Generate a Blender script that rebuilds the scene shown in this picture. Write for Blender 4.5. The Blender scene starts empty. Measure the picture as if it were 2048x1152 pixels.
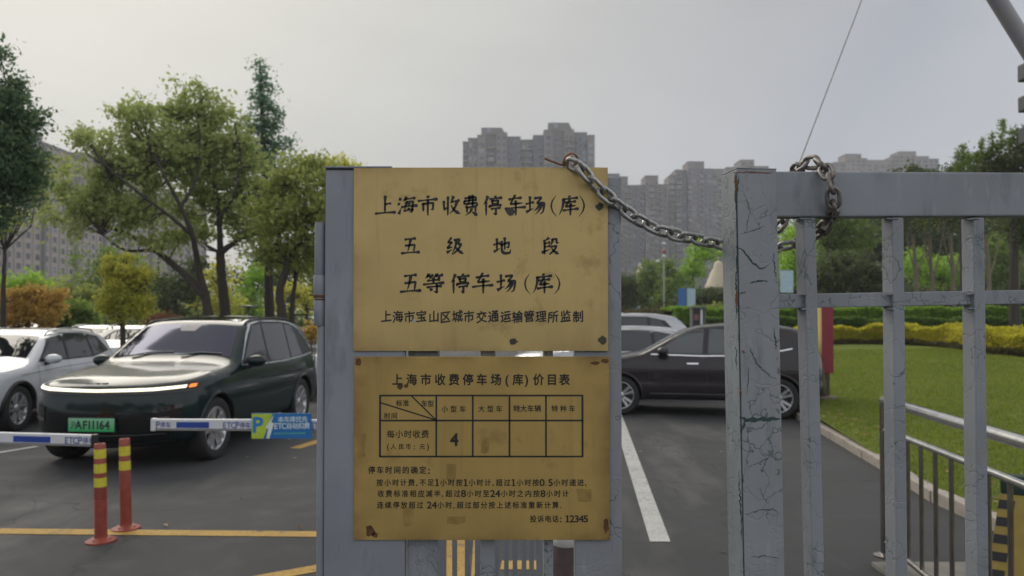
import bpy, bmesh, math, random
import numpy as np
from mathutils import Vector, Matrix
R = math.radians
sc = bpy.context.scene
COL = sc.collection
rng = np.random.default_rng(7)
random.seed(7)

# ---------------------------------------------------------------- camera
F = 1500.0; PITCH = R(1.0); PY0 = 616.0; CAMZ = 1.67
cam = bpy.data.cameras.new('camera'); co = bpy.data.objects.new('camera', cam); COL.objects.link(co)
co.location = (0, 0, CAMZ); co.rotation_euler = (R(90) + PITCH, 0, 0)
cam.sensor_width = 36; cam.shift_y = (PY0 - 576) / 2048; cam.lens = 36 * F / 2048; cam.clip_end = 3000; cam.clip_start = 0.05
cam.dof.use_dof = True; cam.dof.focus_distance = 1.76; cam.dof.aperture_fstop = 5.2
sc.camera = co

def ray(px, py):
    x = (px - 1024) / F; u = (PY0 - py) / F
    return Vector((x, math.cos(PITCH) - u * math.sin(PITCH), math.sin(PITCH) + u * math.cos(PITCH)))
def at(px, py, Y):
    d = ray(px, py); return Vector((0, 0, CAMZ)) + d * (Y / d.y)
def gr(px, py, z=0.0):
    d = ray(px, py); return Vector((0, 0, CAMZ)) + d * ((z - CAMZ) / d.z)

# ---------------------------------------------------------------- world, sun, exposure
SUN_EL, SUN_AZ = R(38), R(-34)          # azimuth measured from +Y towards +X
w = bpy.data.worlds.new('World'); sc.world = w; w.use_nodes = True
nt = w.node_tree; nt.nodes.clear()
N = nt.nodes.new; L = nt.links.new
out = N('ShaderNodeOutputWorld'); bg = N('ShaderNodeBackground'); sky = N('ShaderNodeTexSky')
sky.sky_type = 'NISHITA'; sky.sun_disc = False; sky.sun_elevation = SUN_EL; sky.sun_rotation = SUN_AZ
sky.air_density = 1.0; sky.dust_density = 2.0; sky.ozone_density = 1.0
# a thin high overcast veils the blue sky: pale veil, brighter towards the hidden sun, and behind the viewer as added front fill
sd = Vector((math.sin(SUN_AZ) * math.cos(SUN_EL), math.cos(SUN_AZ) * math.cos(SUN_EL), math.sin(SUN_EL)))
tc = N('ShaderNodeTexCoord'); dt = N('ShaderNodeVectorMath'); dt.operation = 'DOT_PRODUCT'
nm = N('ShaderNodeVectorMath'); nm.operation = 'NORMALIZE'
L(tc.outputs['Generated'], nm.inputs[0]); L(nm.outputs[0], dt.inputs[0]); dt.inputs[1].default_value = sd
rp = N('ShaderNodeValToRGB'); L(dt.outputs['Value'], rp.inputs[0])
cr = rp.color_ramp
cr.elements[0].position = 0.0; cr.elements[0].color = (7.6, 7.75, 7.9, 1)
cr.elements[1].position = 1.0; cr.elements[1].color = (6.6, 6.45, 5.6, 1)
e = cr.elements.new(0.55); e.color = (3.5, 3.62, 3.92, 1)
e = cr.elements.new(0.80); e.color = (4.45, 4.38, 4.15, 1)
e = cr.elements.new(0.93); e.color = (5.5, 5.4, 4.85, 1)
cn = N('ShaderNodeTexNoise'); cn.inputs['Scale'].default_value = 1.6; cn.inputs['Detail'].default_value = 5
mpn = N('ShaderNodeMapping'); mpn.inputs['Scale'].default_value = (1, 1, 3.5); mpn.inputs['Rotation'].default_value = (0.3, 0.25, 0)
L(nm.outputs[0], mpn.inputs[0]); L(mpn.outputs[0], cn.inputs['Vector'])
cm = N('ShaderNodeMapRange'); cm.inputs[1].default_value = 0.3; cm.inputs[2].default_value = 0.7; cm.inputs[3].default_value = 0.90; cm.inputs[4].default_value = 1.08
L(cn.outputs['Fac'], cm.inputs[0])
vm = N('ShaderNodeVectorMath'); vm.operation = 'SCALE'; L(rp.outputs[0], vm.inputs[0]); L(cm.outputs[0], vm.inputs['Scale'])
mx = N('ShaderNodeMix'); mx.data_type = 'RGBA'; mx.inputs[0].default_value = 0.92
L(sky.outputs[0], mx.inputs[6]); L(vm.outputs[0], mx.inputs[7]); L(mx.outputs[2], bg.inputs[0])
bg.inputs[1].default_value = 0.10
L(bg.outputs[0], out.inputs[0])
sl = bpy.data.lights.new('sun', 'SUN'); so = bpy.data.objects.new('sun', sl); COL.objects.link(so)
sl.energy = 1.5; sl.angle = R(42); sl.color = (1.0, 0.93, 0.82)
so.rotation_euler = (-sd).to_track_quat('-Z', 'Y').to_euler()
so.location = (-20, 20, 40)
vs = sc.view_settings; vs.view_transform = 'Standard'; vs.look = 'None'; vs.gamma = 1; vs.use_curve_mapping = False
vs.exposure = 0.38
sc.cycles.use_denoising = True
sc.cycles.max_bounces = 6; sc.cycles.transparent_max_bounces = 6; sc.cycles.volume_bounces = 0
sc.cycles.caustics_reflective = False; sc.cycles.caustics_refractive = False

# ---------------------------------------------------------------- object helpers
def link(o, parent=None):
    COL.objects.link(o)
    if parent is not None: o.parent = parent
    return o
def tag(o, label=None, cat=None, group=None, kind=None):
    if label: o['label'] = label
    if cat: o['category'] = cat
    if group: o['group'] = group
    if kind: o['kind'] = kind
    return o
def thing(name, label, cat, loc=(0, 0, 0), rz=0.0, group=None, kind=None):
    o = bpy.data.objects.new(name, None); o.empty_display_size = 0.2
    o.location = loc; o.rotation_euler = (0, 0, rz); link(o)
    return tag(o, label, cat, group, kind)
def copy_tree(o, parent=None):
    c = o.copy(); COL.objects.link(c)
    if parent is not None: c.parent = parent
    for ch in list(o.children): copy_tree(ch, c)
    return c

class MB:
    """collects vertices and faces, then links them as ONE mesh object"""
    def __init__(s): s.v = []; s.f = []
    def add(s, vs, fs):
        b = len(s.v); s.v += [tuple(p) for p in vs]; s.f += [tuple(b + i for i in f) for f in fs]; return s
    def box(s, c, d, rot=None, bev=0.0):
        bm = bmesh.new(); bmesh.ops.create_cube(bm, size=1)
        bmesh.ops.scale(bm, vec=d, verts=bm.verts)
        if bev > 0: bmesh.ops.bevel(bm, geom=bm.edges, offset=bev, segments=2, affect='EDGES', profile=0.6)
        M = Matrix.Translation(c) @ (rot.to_4x4() if rot is not None else Matrix())
        vs = [M @ v.co for v in bm.verts]; bm.verts.index_update()
        fs = [[v.index for v in f.verts] for f in bm.faces]; bm.free()
        return s.add(vs, fs)
    def hexa(s, p):      # 8 points: bottom 4 ccw, top 4 ccw
        return s.add(p, [(3, 2, 1, 0), (4, 5, 6, 7), (0, 1, 5, 4), (1, 2, 6, 5), (2, 3, 7, 6), (3, 0, 4, 7)])
    def tube(s, pts, rad, n=8, cap=True, closed=False):
        pts = [Vector(p) for p in pts]; m = len(pts)
        if not hasattr(rad, '__len__'): rad = [rad] * m
        up = Vector((0.13, 0.21, 0.97)); vs = []; prev = None
        for i, p in enumerate(pts):
            if closed: t = (pts[(i + 1) % m] - pts[i - 1])
            else: t = pts[min(i + 1, m - 1)] - pts[max(i - 1, 0)]
            t.normalize()
            a = prev if prev is not None else (up if abs(t.dot(up)) < 0.9 else Vector((1, 0.1, 0)))
            a = (a - t * a.dot(t)).normalized(); prev = a
            b = t.cross(a)
            for k in range(n):
                q = 2 * math.pi * k / n; vs.append(p + (a * math.cos(q) + b * math.sin(q)) * rad[i])
        fs = []
        for i in range(m if closed else m - 1):
            j = (i + 1) % m
            for k in range(n): fs.append((i * n + k, i * n + (k + 1) % n, j * n + (k + 1) % n, j * n + k))
        if cap and not closed:
            fs.append(tuple(range(n - 1, -1, -1))); fs.append(tuple((m - 1) * n + k for k in range(n)))
        return s.add(vs, fs)
    def lathe(s, prof, c=(0, 0, 0), n=24, axis='z', cap=True):
        vs = []
        for r, h in prof:
            for k in range(n):
                q = 2 * math.pi * k / n; x, y = r * math.cos(q), r * math.sin(q)
                p = (x, y, h) if axis == 'z' else ((x, h, y) if axis == 'y' else (h, x, y))
                vs.append((p[0] + c[0], p[1] + c[1], p[2] + c[2]))
        fs = [(i * n + k, i * n + (k + 1) % n, (i + 1) * n + (k + 1) % n, (i + 1) * n + k) for i in range(len(prof) - 1) for k in range(n)]
        if cap: fs += [tuple(range(n - 1, -1, -1)), tuple((len(prof) - 1) * n + k for k in range(n))]
        return s.add(vs, fs)
    def grid(s, P):      # P[i][j] points
        a, b = len(P), len(P[0]); vs = [p for r in P for p in r]
        return s.add(vs, [(i * b + j, i * b + j + 1, (i + 1) * b + j + 1, (i + 1) * b + j) for i in range(a - 1) for j in range(b - 1)])
    def prism(s, poly, z0, z1):     # convex or simple polygon (x,y)
        n = len(poly); vs = [(x, y, z0) for x, y in poly] + [(x, y, z1) for x, y in poly]
        return s.add(vs, [tuple(range(n - 1, -1, -1)), tuple(range(n, 2 * n))] + [(i, (i + 1) % n, n + (i + 1) % n, n + i) for i in range(n)])
    def mesh(s, name, m, smooth=False, recalc=False):
        me = bpy.data.meshes.new(name); me.from_pydata(s.v, [], s.f)
        if m is not None: me.materials.append(m)
        if recalc:
            bm = bmesh.new(); bm.from_mesh(me); bmesh.ops.remove_doubles(bm, verts=bm.verts, dist=1e-6)
            bmesh.ops.recalc_face_normals(bm, faces=bm.faces); bm.to_mesh(me); bm.free()
        if smooth: me.polygons.foreach_set('use_smooth', [True] * len(me.polygons))
        me.update(); return me
    def build(s, name, m, parent=None, smooth=False, recalc=False, loc=None):
        o = bpy.data.objects.new(name, s.mesh(name, m, smooth, recalc)); link(o, parent)
        if loc is not None: o.location = loc
        if smooth:
            try: o.data.set_sharp_from_angle(angle=R(38))
            except Exception: pass
        return o
def npmesh(name, V, Fq, m):
    """fast mesh from numpy arrays: V (n,3), Fq (k,q) faces of q corners each"""
    me = bpy.data.meshes.new(name); q = Fq.shape[1]
    me.vertices.add(len(V)); me.vertices.foreach_set('co', np.ascontiguousarray(V, dtype=np.float32).ravel())
    me.loops.add(Fq.size); me.loops.foreach_set('vertex_index', np.ascontiguousarray(Fq, dtype=np.int32).ravel())
    me.polygons.add(len(Fq)); me.polygons.foreach_set('loop_start', np.arange(0, Fq.size, q, dtype=np.int32))
    try: me.polygons.foreach_set('loop_total', np.full(len(Fq), q, dtype=np.int32))
    except Exception: pass
    me.update(calc_edges=True)
    if m: me.materials.append(m)
    return me

# ---------------------------------------------------------------- materials
class MT:
    def __init__(s, name, rough=0.6, metal=0.0, spec=0.5):
        s.m = bpy.data.materials.new(name); s.m.use_nodes = True; s.t = s.m.node_tree
        s.b = s.t.nodes['Principled BSDF']; s.o = s.t.nodes['Material Output']
        s.b.inputs['Roughness'].default_value = rough; s.b.inputs['Metallic'].default_value = metal
        s.b.inputs['Specular IOR Level'].default_value = spec
        s.tc = s.t.nodes.new('ShaderNodeTexCoord')
    def n(s, typ, **kw):
        x = s.t.nodes.new(typ)
        for k, v in kw.items(): setattr(x, k, v)
        return x
    def l(s, a, b): s.t.links.new(a, b)
    def noise(s, scale, detail=4, rough=0.55, stretch=None, w=0.0, src=None):
        x = s.n('ShaderNodeTexNoise'); x.inputs['Scale'].default_value = scale
        x.inputs['Detail'].default_value = detail; x.inputs['Roughness'].default_value = rough
        mp = s.n('ShaderNodeMapping'); mp.inputs['Location'].default_value = (w, w * 1.7, w * 0.6)
        if stretch: mp.inputs['Scale'].default_value = stretch
        s.l(src or s.tc.outputs['Object'], mp.inputs[0]); s.l(mp.outputs[0], x.inputs['Vector'])
        return x.outputs['Fac']
    def ramp(s, fac, stops, mode='LINEAR'):
        x = s.n('ShaderNodeValToRGB'); x.color_ramp.interpolation = mode; e = x.color_ramp.elements
        e[0].position, e[0].color = stops[0][0], (*stops[0][1], 1); e[1].position, e[1].color = stops[-1][0], (*stops[-1][1], 1)
        for p, c in stops[1:-1]: q = e.new(p); q.color = (*c, 1)
        s.l(fac, x.inputs[0]); return x.outputs[0]
    def mrange(s, fac, a, b, c=0.0, d=1.0):
        x = s.n('ShaderNodeMapRange'); x.inputs[1].default_value = a; x.inputs[2].default_value = b
        x.inputs[3].default_value = c; x.inputs[4].default_value = d; s.l(fac, x.inputs[0]); return x.outputs[0]
    def mix(s, fac, a, b, blend='MIX'):
        x = s.n('ShaderNodeMix', data_type='RGBA', blend_type=blend)
        for i, v in ((0, fac), (6, a), (7, b)):
            if hasattr(v, 'node'): s.l(v, x.inputs[i])
            elif i == 0: x.inputs[0].default_value = v
            else: x.inputs[i].default_value = (*v, 1)
        return x.outputs[2]
    def math(s, op, a, b=0.0):
        x = s.n('ShaderNodeMath', operation=op)
        for i, v in enumerate((a, b)):
            if hasattr(v, 'node'): s.l(v, x.inputs[i])
            else: x.inputs[i].default_value = v
        return x.outputs[0]
    def color(s, c):
        if hasattr(c, 'node'): s.l(c, s.b.inputs['Base Color'])
        else: s.b.inputs['Base Color'].default_value = (*c, 1)
        return s
    def rough(s, c): s.l(c, s.b.inputs['Roughness']); return s
    def bump(s, h, strength=0.3, dist=0.01):
        x = s.n('ShaderNodeBump'); x.inputs['Strength'].default_value = strength; x.inputs['Distance'].default_value = dist
        s.l(h, x.inputs['Height']); s.l(x.outputs[0], s.b.inputs['Normal']); return s
def plain(name, c, rough=0.5, metal=0.0, var=0.12, scale=8, spec=0.5, bump=0.0):
    m = MT(name, rough, metal, spec); f = m.noise(scale, 5)
    lo = tuple(x * (1 - var) for x in c); hi = tuple(min(1, x * (1 + var)) for x in c)
    m.color(m.ramp(f, [(0.3, lo), (0.7, hi)])); m.rough(m.mrange(f, 0.3, 0.7, rough * 0.85, min(1, rough * 1.15)))
    if bump: m.bump(m.noise(scale * 6, 4), bump, 0.002)
    return m.m

def m_paint(name, base, crack=True, seed=0.0):
    m = MT(name, 0.5)
    big = m.noise(3.0, 5, w=seed); fine = m.noise(45, 5, stretch=(1, 1, 0.25), w=seed); dirt = m.noise(14, 6, 0.7, stretch=(1, 1, 0.3), w=seed + 3)
    c = m.mix(m.mrange(big, 0.35, 0.65), tuple(x * 0.86 for x in base), tuple(x * 1.1 for x in base))
    c = m.mix(m.mrange(dirt, 0.56, 0.72, 0, 0.55), c, (0.10, 0.12, 0.125))
    c = m.mix(m.mrange(fine, 0.60, 0.72, 0, 0.4), c, (0.36, 0.38, 0.40))
    h = fine
    if crack:
        no = m.n('ShaderNodeTexNoise'); no.inputs['Scale'].default_value = 9; no.inputs['Detail'].default_value = 4
        m.l(m.tc.outputs['Object'], no.inputs['Vector'])
        wv = m.n('ShaderNodeVectorMath', operation='SCALE'); wv.inputs['Scale'].default_value = 0.3; m.l(no.outputs['Color'], wv.inputs[0])
        ad = m.n('ShaderNodeVectorMath', operation='ADD'); m.l(m.tc.outputs['Object'], ad.inputs[0]); m.l(wv.outputs[0], ad.inputs[1])
        vo = m.n('ShaderNodeTexVoronoi', feature='DISTANCE_TO_EDGE'); vo.inputs['Scale'].default_value = 11 ; m.l(ad.outputs[0], vo.inputs['Vector'])
        thr = m.mrange(m.noise(7, 4, w=seed + 7), 0.44, 0.62, 0.0, 0.024)
        line = m.math('LESS_THAN', vo.outputs['Distance'], thr)
        c = m.mix(m.math('MULTIPLY', line, 0.75), c, (0.07, 0.10, 0.10))
        h = m.math('SUBTRACT', m.math('MULTIPLY', fine, 0.35), m.mrange(vo.outputs['Distance'], 0.0, 0.05, 0.6, 0.0))
        spot = m.noise(30, 6, 0.75, w=seed + 5)
        c = m.mix(m.mrange(spot, 0.66, 0.70, 0, 0.85), c, (0.075, 0.115, 0.11))
        rust = m.noise(20, 5, 0.7, w=seed + 9)
        c = m.mix(m.mrange(rust, 0.70, 0.75, 0, 0.9), c, (0.20, 0.085, 0.035))
    m.color(c); m.rough(m.mrange(dirt, 0.3, 0.7, 0.42, 0.65)); m.bump(h, 0.5, 0.0015)
    return m.m
def m_brass(name, base, seed):
    m = MT(name, 0.42, 0.35)
    brush = m.noise(220, 3, stretch=(0.012, 1, 1.0), w=seed)
    cloud = m.noise(5, 6, 0.6, w=seed + 2); blot = m.noise(13, 6, 0.65, w=seed + 4); speck = m.noise(70, 5, 0.75, w=seed + 6)
    c = m.mix(m.mrange(cloud, 0.3, 0.7), tuple(x * 0.9 for x in base), tuple(x * 1.08 for x in base))
    c = m.mix(m.mrange(blot, 0.60, 0.76, 0, 0.42), c, (0.13, 0.085, 0.03))
    c = m.mix(m.mrange(speck, 0.66, 0.74, 0, 0.6), c, (0.10, 0.07, 0.03))
    drip_sheen = m.noise(26, 4, 0.6, stretch=(1, 1, 0.07), w=seed + 11)
    c = m.mix(m.mrange(drip_sheen, 0.58, 0.75, 0, 0.30), c, (0.19, 0.125, 0.045)); c = m.mix(m.mrange(drip_sheen, 0.25, 0.42, 0.18, 0), c, tuple(min(1, x * 1.35) for x in base))  # dark drip stains; paler streaks put a metallic sheen into the colour
    # darker tarnish creeping in from the rim: the plate's own wear
    gx = m.n('ShaderNodeSeparateXYZ'); m.l(m.tc.outputs['Generated'], gx.inputs[0])
    ex = m.math('ABSOLUTE', m.math('SUBTRACT', gx.outputs[0], 0.5)); ez = m.math('ABSOLUTE', m.math('SUBTRACT', gx.outputs[2], 0.5))
    ed = m.math('ADD', m.math('POWER', m.math('MULTIPLY', ex, 2.0), 8.0), m.math('POWER', m.math('MULTIPLY', ez, 2.0), 9.0))
    ed = m.math('MULTIPLY', ed, m.mrange(m.noise(9, 5, w=seed + 8), 0.35, 0.65))
    c = m.mix(m.mrange(ed, 0.05, 1.4, 0, 0.8 if seed > 5 else 0.45), c, (0.11, 0.055, 0.02))
    m.color(c); m.rough(m.mrange(blot, 0.3, 0.75, 0.36, 0.62)); m.bump(brush, 0.12, 0.0006)
    return m.m
def m_asphalt():
    m = MT('asphalt', 0.85)
    a = m.noise(0.35, 5); b = m.noise(260, 2, 0.6); g = m.noise(2.2, 6, 0.65); s2 = m.noise(90, 3, 0.7)
    c = m.mix(m.mrange(a, 0.35, 0.65), (0.031, 0.032, 0.035), (0.048, 0.049, 0.052))
    c = m.mix(m.mrange(g, 0.5, 0.72, 0, 0.6), c, (0.070, 0.069, 0.068))
    c = m.mix(m.mrange(b, 0.60, 0.72, 0, 0.5), c, (0.15, 0.15, 0.15))
    c = m.mix(m.mrange(b, 0.28, 0.40, 0.55, 0), c, (0.022, 0.022, 0.025))
    st = m.noise(5.0, 4, 0.7, w=5)
    c = m.mix(m.mrange(st, 0.64, 0.70, 0, 0.5), c, (0.025, 0.025, 0.027))
    # long pale scuffs where tyres turn, and hairline cracks
    sc_ = m.noise(1.1, 5, 0.6, stretch=(0.9, 0.22, 1), w=8); c = m.mix(m.mrange(sc_, 0.54, 0.66, 0, 0.8), c, (0.095, 0.093, 0.09))
    no = m.n('ShaderNodeTexNoise'); no.inputs['Scale'].default_value = 1.3; no.inputs['Detail'].default_value = 6; m.l(m.tc.outputs['Object'], no.inputs['Vector'])
    wv = m.n('ShaderNodeVectorMath', operation='SCALE'); wv.inputs['Scale'].default_value = 1.1; m.l(no.outputs['Color'], wv.inputs[0])
    ad = m.n('ShaderNodeVectorMath', operation='ADD'); m.l(m.tc.outputs['Object'], ad.inputs[0]); m.l(wv.outputs[0], ad.inputs[1])
    vo = m.n('ShaderNodeTexVoronoi', feature='DISTANCE_TO_EDGE'); vo.inputs['Scale'].default_value = 0.33; m.l(ad.outputs[0], vo.inputs['Vector'])
    c = m.mix(m.math('MULTIPLY', m.math('LESS_THAN', vo.outputs['Distance'], 0.0035), 0.6), c, (0.018, 0.018, 0.018))
    m.color(c); m.rough(m.mrange(g, 0.3, 0.7, 0.72, 0.92)); m.bump(m.math('ADD', b, m.math('MULTIPLY', s2, 0.6)), 0.7, 0.004)
    return m.m
def m_roadpaint(name, c0):
    m = MT(name, 0.75); a = m.noise(3, 4); b = m.noise(60, 6, 0.75)
    c = m.mix(m.mrange(a, 0.3, 0.7), tuple(x * 0.8 for x in c0), c0)
    c = m.mix(m.mrange(b, 0.54, 0.62, 0, 0.85), c, (0.06, 0.06, 0.062))
    c = m.mix(m.mrange(m.noise(7, 6, 0.8, w=2), 0.57, 0.64, 0, 0.7), c, (0.07, 0.07, 0.07))
    m.color(c); m.bump(b, 0.4, 0.002); return m.m
def m_grass():
    m = MT('lawn_grass', 0.9, spec=0.2); a = m.noise(0.5, 5); b = m.noise(3.5, 6, 0.7); d = m.noise(60, 3)
    c = m.mix(m.mrange(a, 0.35, 0.65), (0.115, 0.155, 0.022), (0.175, 0.215, 0.030))
    c = m.mix(m.mrange(b, 0.52, 0.72, 0, 0.6), c, (0.20, 0.185, 0.045))
    c = m.mix(m.mrange(d, 0.35, 0.6, 0.5, 0), c, (0.030, 0.055, 0.010))
    m.color(c); m.bump(d, 0.9, 0.03); return m.m
def m_leaf(name, c1, c2, c3=None, scale=0.6, trans=0.45):
    """leaf material: colour varies leaf by leaf and in broad patches; light passes through"""
    m = MT(name, 0.55, spec=0.3)
    gi = m.n('ShaderNodeNewGeometry'); f = m.noise(scale, 3)
    r = gi.outputs['Random Per Island']
    k = m.math('ADD', m.math('MULTIPLY', r, 0.55), m.mrange(f, 0.3, 0.7, 0, 0.45))
    st = [(0.1, c1), (0.62, c2)] + ([(0.95, c3)] if c3 else [(0.95, tuple(x * 1.25 for x in c2))])
    c = m.ramp(k, st); m.color(c)
    tr = m.n('ShaderNodeBsdfTranslucent'); m.l(m.mix(0.5, c, tuple(min(1, x * 2.3) for x in c2)), tr.inputs['Color'])
    ms = m.n('ShaderNodeMixShader'); ms.inputs[0].default_value = trans
    m.l(m.b.outputs[0], ms.inputs[1]); m.l(tr.outputs[0], ms.inputs[2]); m.l(ms.outputs[0], m.o.inputs['Surface'])
    return m.m
def m_emit(name, c, s):
    m = MT(name); m.color(c); m.b.inputs['Emission Color'].default_value = (*c, 1); m.b.inputs['Emission Strength'].default_value = s; return m.m
def m_car(name, c, flake=0.0, rough=0.28, coat=1.0, spec=.5):
    m = MT(name, rough, flake, spec); f = m.noise(2.0, 4); m.color(m.ramp(f, [(0.3, tuple(x * 0.93 for x in c)), (0.7, c)]))
    m.b.inputs['Coat Weight'].default_value = coat; m.b.inputs['Coat Roughness'].default_value = 0.05
    d = m.noise(6, 5); m.l(m.mrange(d, 0.3, 0.8, 0.03, 0.14), m.b.inputs['Coat Roughness']); return m.m
def m_glass(name, c, metal=0.0, rough=0.04):
    m = MT(name, rough, metal, 0.6); f = m.noise(1.5, 3); m.color(m.ramp(f, [(0.3, tuple(x * 0.85 for x in c)), (0.7, c)])); return m.m

GATE = m_paint('gate_blue_grey_paint', (0.268, 0.280, 0.300))
GATE2 = m_paint('gate_bar_paint', (0.256, 0.273, 0.300), crack=True, seed=11)
GATE3 = m_paint('gate_leaf_paint', (0.248, 0.266, 0.296), crack=False, seed=21)
GATED = m_paint('gate_weathered_side_paint', (0.25, 0.277, 0.292), crack=True, seed=31)
CRACK = plain('old_green_undercoat', (0.035, 0.065, 0.06), 0.8, scale=60)
RUST = plain('rust', (0.16, 0.065, 0.03), 0.85, scale=60, var=0.5)
BRASS1 = m_brass('brass_plate_upper', (0.57, 0.415, 0.170), 1.0)
BRASS2 = m_brass('brass_plate_lower', (0.50, 0.340, 0.110), 9.0)
INK = plain('black_enamel_ink', (0.018, 0.018, 0.02), 0.5, scale=50, var=0.4)
INK2 = plain('worn_black_print', (0.024, 0.018, 0.012), 0.6, scale=90, var=0.5)
TAPE = plain('old_tape_residue', (0.06, 0.055, 0.045), 0.7, scale=70, var=0.4)
ASPH = m_asphalt(); YEL = m_roadpaint('yellow_road_paint', (0.50, 0.30, 0.05)); WHT = m_roadpaint('white_road_paint', (0.5, 0.5, 0.48))
GRASS = m_grass()
STEEL_SKY = plain('sky_bright_steel_rail', (0.62, 0.61, 0.60), 0.22, 1.0, scale=12)  # brighter copy of the railing steel: sky reflection put into its colour
CHROME = plain('bright_chrome', (0.62, 0.62, 0.64), 0.18, 1.0, scale=15)
STEEL = plain('darkened_stainless_steel', (0.36, 0.335, 0.315), 0.2, 1.0, scale=12)  # same railing steel darkened: dark reflections put into its colour
BLACKP = plain('black_plastic', (0.018, 0.018, 0.02), 0.45, scale=20)
RUBBER = plain('tyre_rubber', (0.022, 0.022, 0.023), 0.8, scale=30)
# ---------------------------------------------------------------- ground, road markings, kerb, lawn
g = MB(); S = 900
g.grid([[(x, y, 0) for x in (-S, -60, -20, 0, 20, 60, S)] for y in (-60, -10, 0, 10, 25, 60, 150, S)][::-1])
o = g.build('ground', ASPH); tag(o, kind='structure')
def strip(name, quads, m, z=0.004):
    b = MB()
    for q in quads: b.add([(p[0], p[1], z) for p in q], [tuple(range(len(q)))])
    o = b.build(name, m); tag(o, kind='structure'); return o
def gl(p, q, wd, z=0.004):       # a painted line from ground point p to q
    p, q = Vector(p[:2]), Vector(q[:2]); d = (q - p).normalized(); n_ = Vector((-d.y, d.x)) * wd / 2
    return [p - n_, q - n_, q + n_, p + n_]
a, b_ = gr(0, 1063), gr(640, 1069)
dirv = (b_ - a)
strip('yellow_line', [gl(a - dirv * 1.5, b_ + dirv * 0.02, 0.15)], YEL)
strip('yellow_edge_line', [gl(gr(480, 1165), gr(700, 1125), 0.14)], YEL)
strip('yellow_bay_line', [gl(gr(590, 897), gr(760, 845), 0.16)], YEL)
strip('yellow_hatching', [[gr(893, 1190), gr(926, 1190), gr(941, 1060), gr(893, 1060)], [gr(940, 1190), gr(958, 1110), gr(958, 1060), gr(948, 1060)],
                          [gr(1000, 1140), gr(1080, 1140), gr(1074, 1122), gr(1004, 1122)]], YEL)
strip('white_lane_line', [[gr(1300, 1084), gr(1341, 1084), gr(1243, 828), gr(1224, 828)], gl(gr(1228, 790), gr(1205, 735), 0.12)], WHT)
strip('white_bay_line', [gl(gr(-60, 915), gr(75, 893), 0.10)], WHT)
strip('white_parking_lines', [gl((x, 15.5), (x + 0.5, 20.5), 0.12) for x in (-14, -11.4, -8.8, -1.0, 1.6)], WHT)

# kerb: each stone its own piece, following the curve of the lawn
kp = [Vector(p) for p in ((3.62, 1.0), (3.75, 4.0), (3.90, 5.8), (3.93, 7.0), (4.25, 8.7), (4.80, 12.2), (5.6, 16.5), (7.2, 22), (10, 29), (15, 38))]
def along(pts, s):
    for i in range(len(pts) - 1):
        l = (pts[i + 1] - pts[i]).length
        if s <= l: return pts[i].lerp(pts[i + 1], s / l)
        s -= l
    return pts[-1]
klen = sum((kp[i + 1] - kp[i]).length for i in range(len(kp) - 1))
kerb = bpy.data.objects.new('kerb', None); link(kerb); tag(kerb, kind='structure')
KM = plain('kerb_stone', (0.36, 0.32, 0.28), 0.85, scale=9, var=0.2, bump=0.5)
s = 0.0; km = None
while s < klen - 1.0:
    p, q = along(kp, s), along(kp, s + 0.74); d = (q - p).normalized()
    if km is None: km = MB().box((0, 0.37, 0.03), (0.13, 0.73, 0.16), bev=0.012).mesh('kerb_stone', KM)
    o = bpy.data.objects.new('kerb_stone', km); link(o, kerb)
    o.location = (p.x + random.uniform(-.005, .005), p.y, random.uniform(-.006, .006)); o.rotation_euler = (0, 0, math.atan2(-d.x, d.y) + random.uniform(-.01, .01)); s += 0.745

def lawn_z(x, y):
    k = along_x(y); t = max(0.0, x - k)
    zz = 0.085 + 0.022 * min(t, 3) + 0.027 * max(0, y - 8) + 0.012 * min(t, 14)
    return zz
def along_x(y):
    ys = [p.y for p in kp]; xs = [p.x for p in kp]; return float(np.interp(y, ys, xs)) + 0.0
ys = np.concatenate([np.linspace(0.5, 16, 50), np.linspace(16.5, 38, 40)])
P = [[(along_x(y) + t * (1 if t < 8 else 1), y, lawn_z(along_x(y) + t, y)) for t in list(np.linspace(0, 8, 25)) + [10, 13, 17, 22, 30, 45, 70]] for y in ys]
o = MB().grid([r[::-1] for r in P]).build('lawn', GRASS, smooth=True); tag(o, kind='structure')
# grass blades near the kerb and across the lawn in view
def blades(n, xr, yr, h, m, name, label):
    x = rng.uniform(0, 1, n); y = yr[0] + (yr[1] - yr[0]) * rng.uniform(0, 1, n) ** 1.4
    X = np.array([along_x(v) for v in y]) + 0.02 + x * xr
    Z = np.array([lawn_z(a, b) for a, b in zip(X, y)])
    hh = h * rng.uniform(0.5, 1.4, n); an = rng.uniform(0, 2 * np.pi, n); wd = 0.006 + 0.004 * rng.random(n) + 0.0006 * y
    dx, dy = np.cos(an) * wd, np.sin(an) * wd; lx, ly = rng.normal(0, 0.4, n) * hh, rng.normal(0, 0.4, n) * hh
    V = np.stack([np.stack([X - dx, y - dy, Z - 0.01], 1), np.stack([X + dx, y + dy, Z - 0.01], 1), np.stack([X + lx, y + ly, Z + hh], 1)], 1).reshape(-1, 3)
    o = bpy.data.objects.new(name, npmesh(name, V, np.arange(3 * n).reshape(-1, 3), m)); link(o); tag(o, label, 'grass', kind='stuff')
LG = m_leaf('grass_blades', (0.10, 0.14, 0.02), (0.19, 0.235, 0.032), (0.26, 0.24, 0.06), 0.8, 0.4)
blades(70000, 7.5, (3.0, 26.0), 0.05, LG, 'grass', 'short mown green grass of the sloping lawn')

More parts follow.
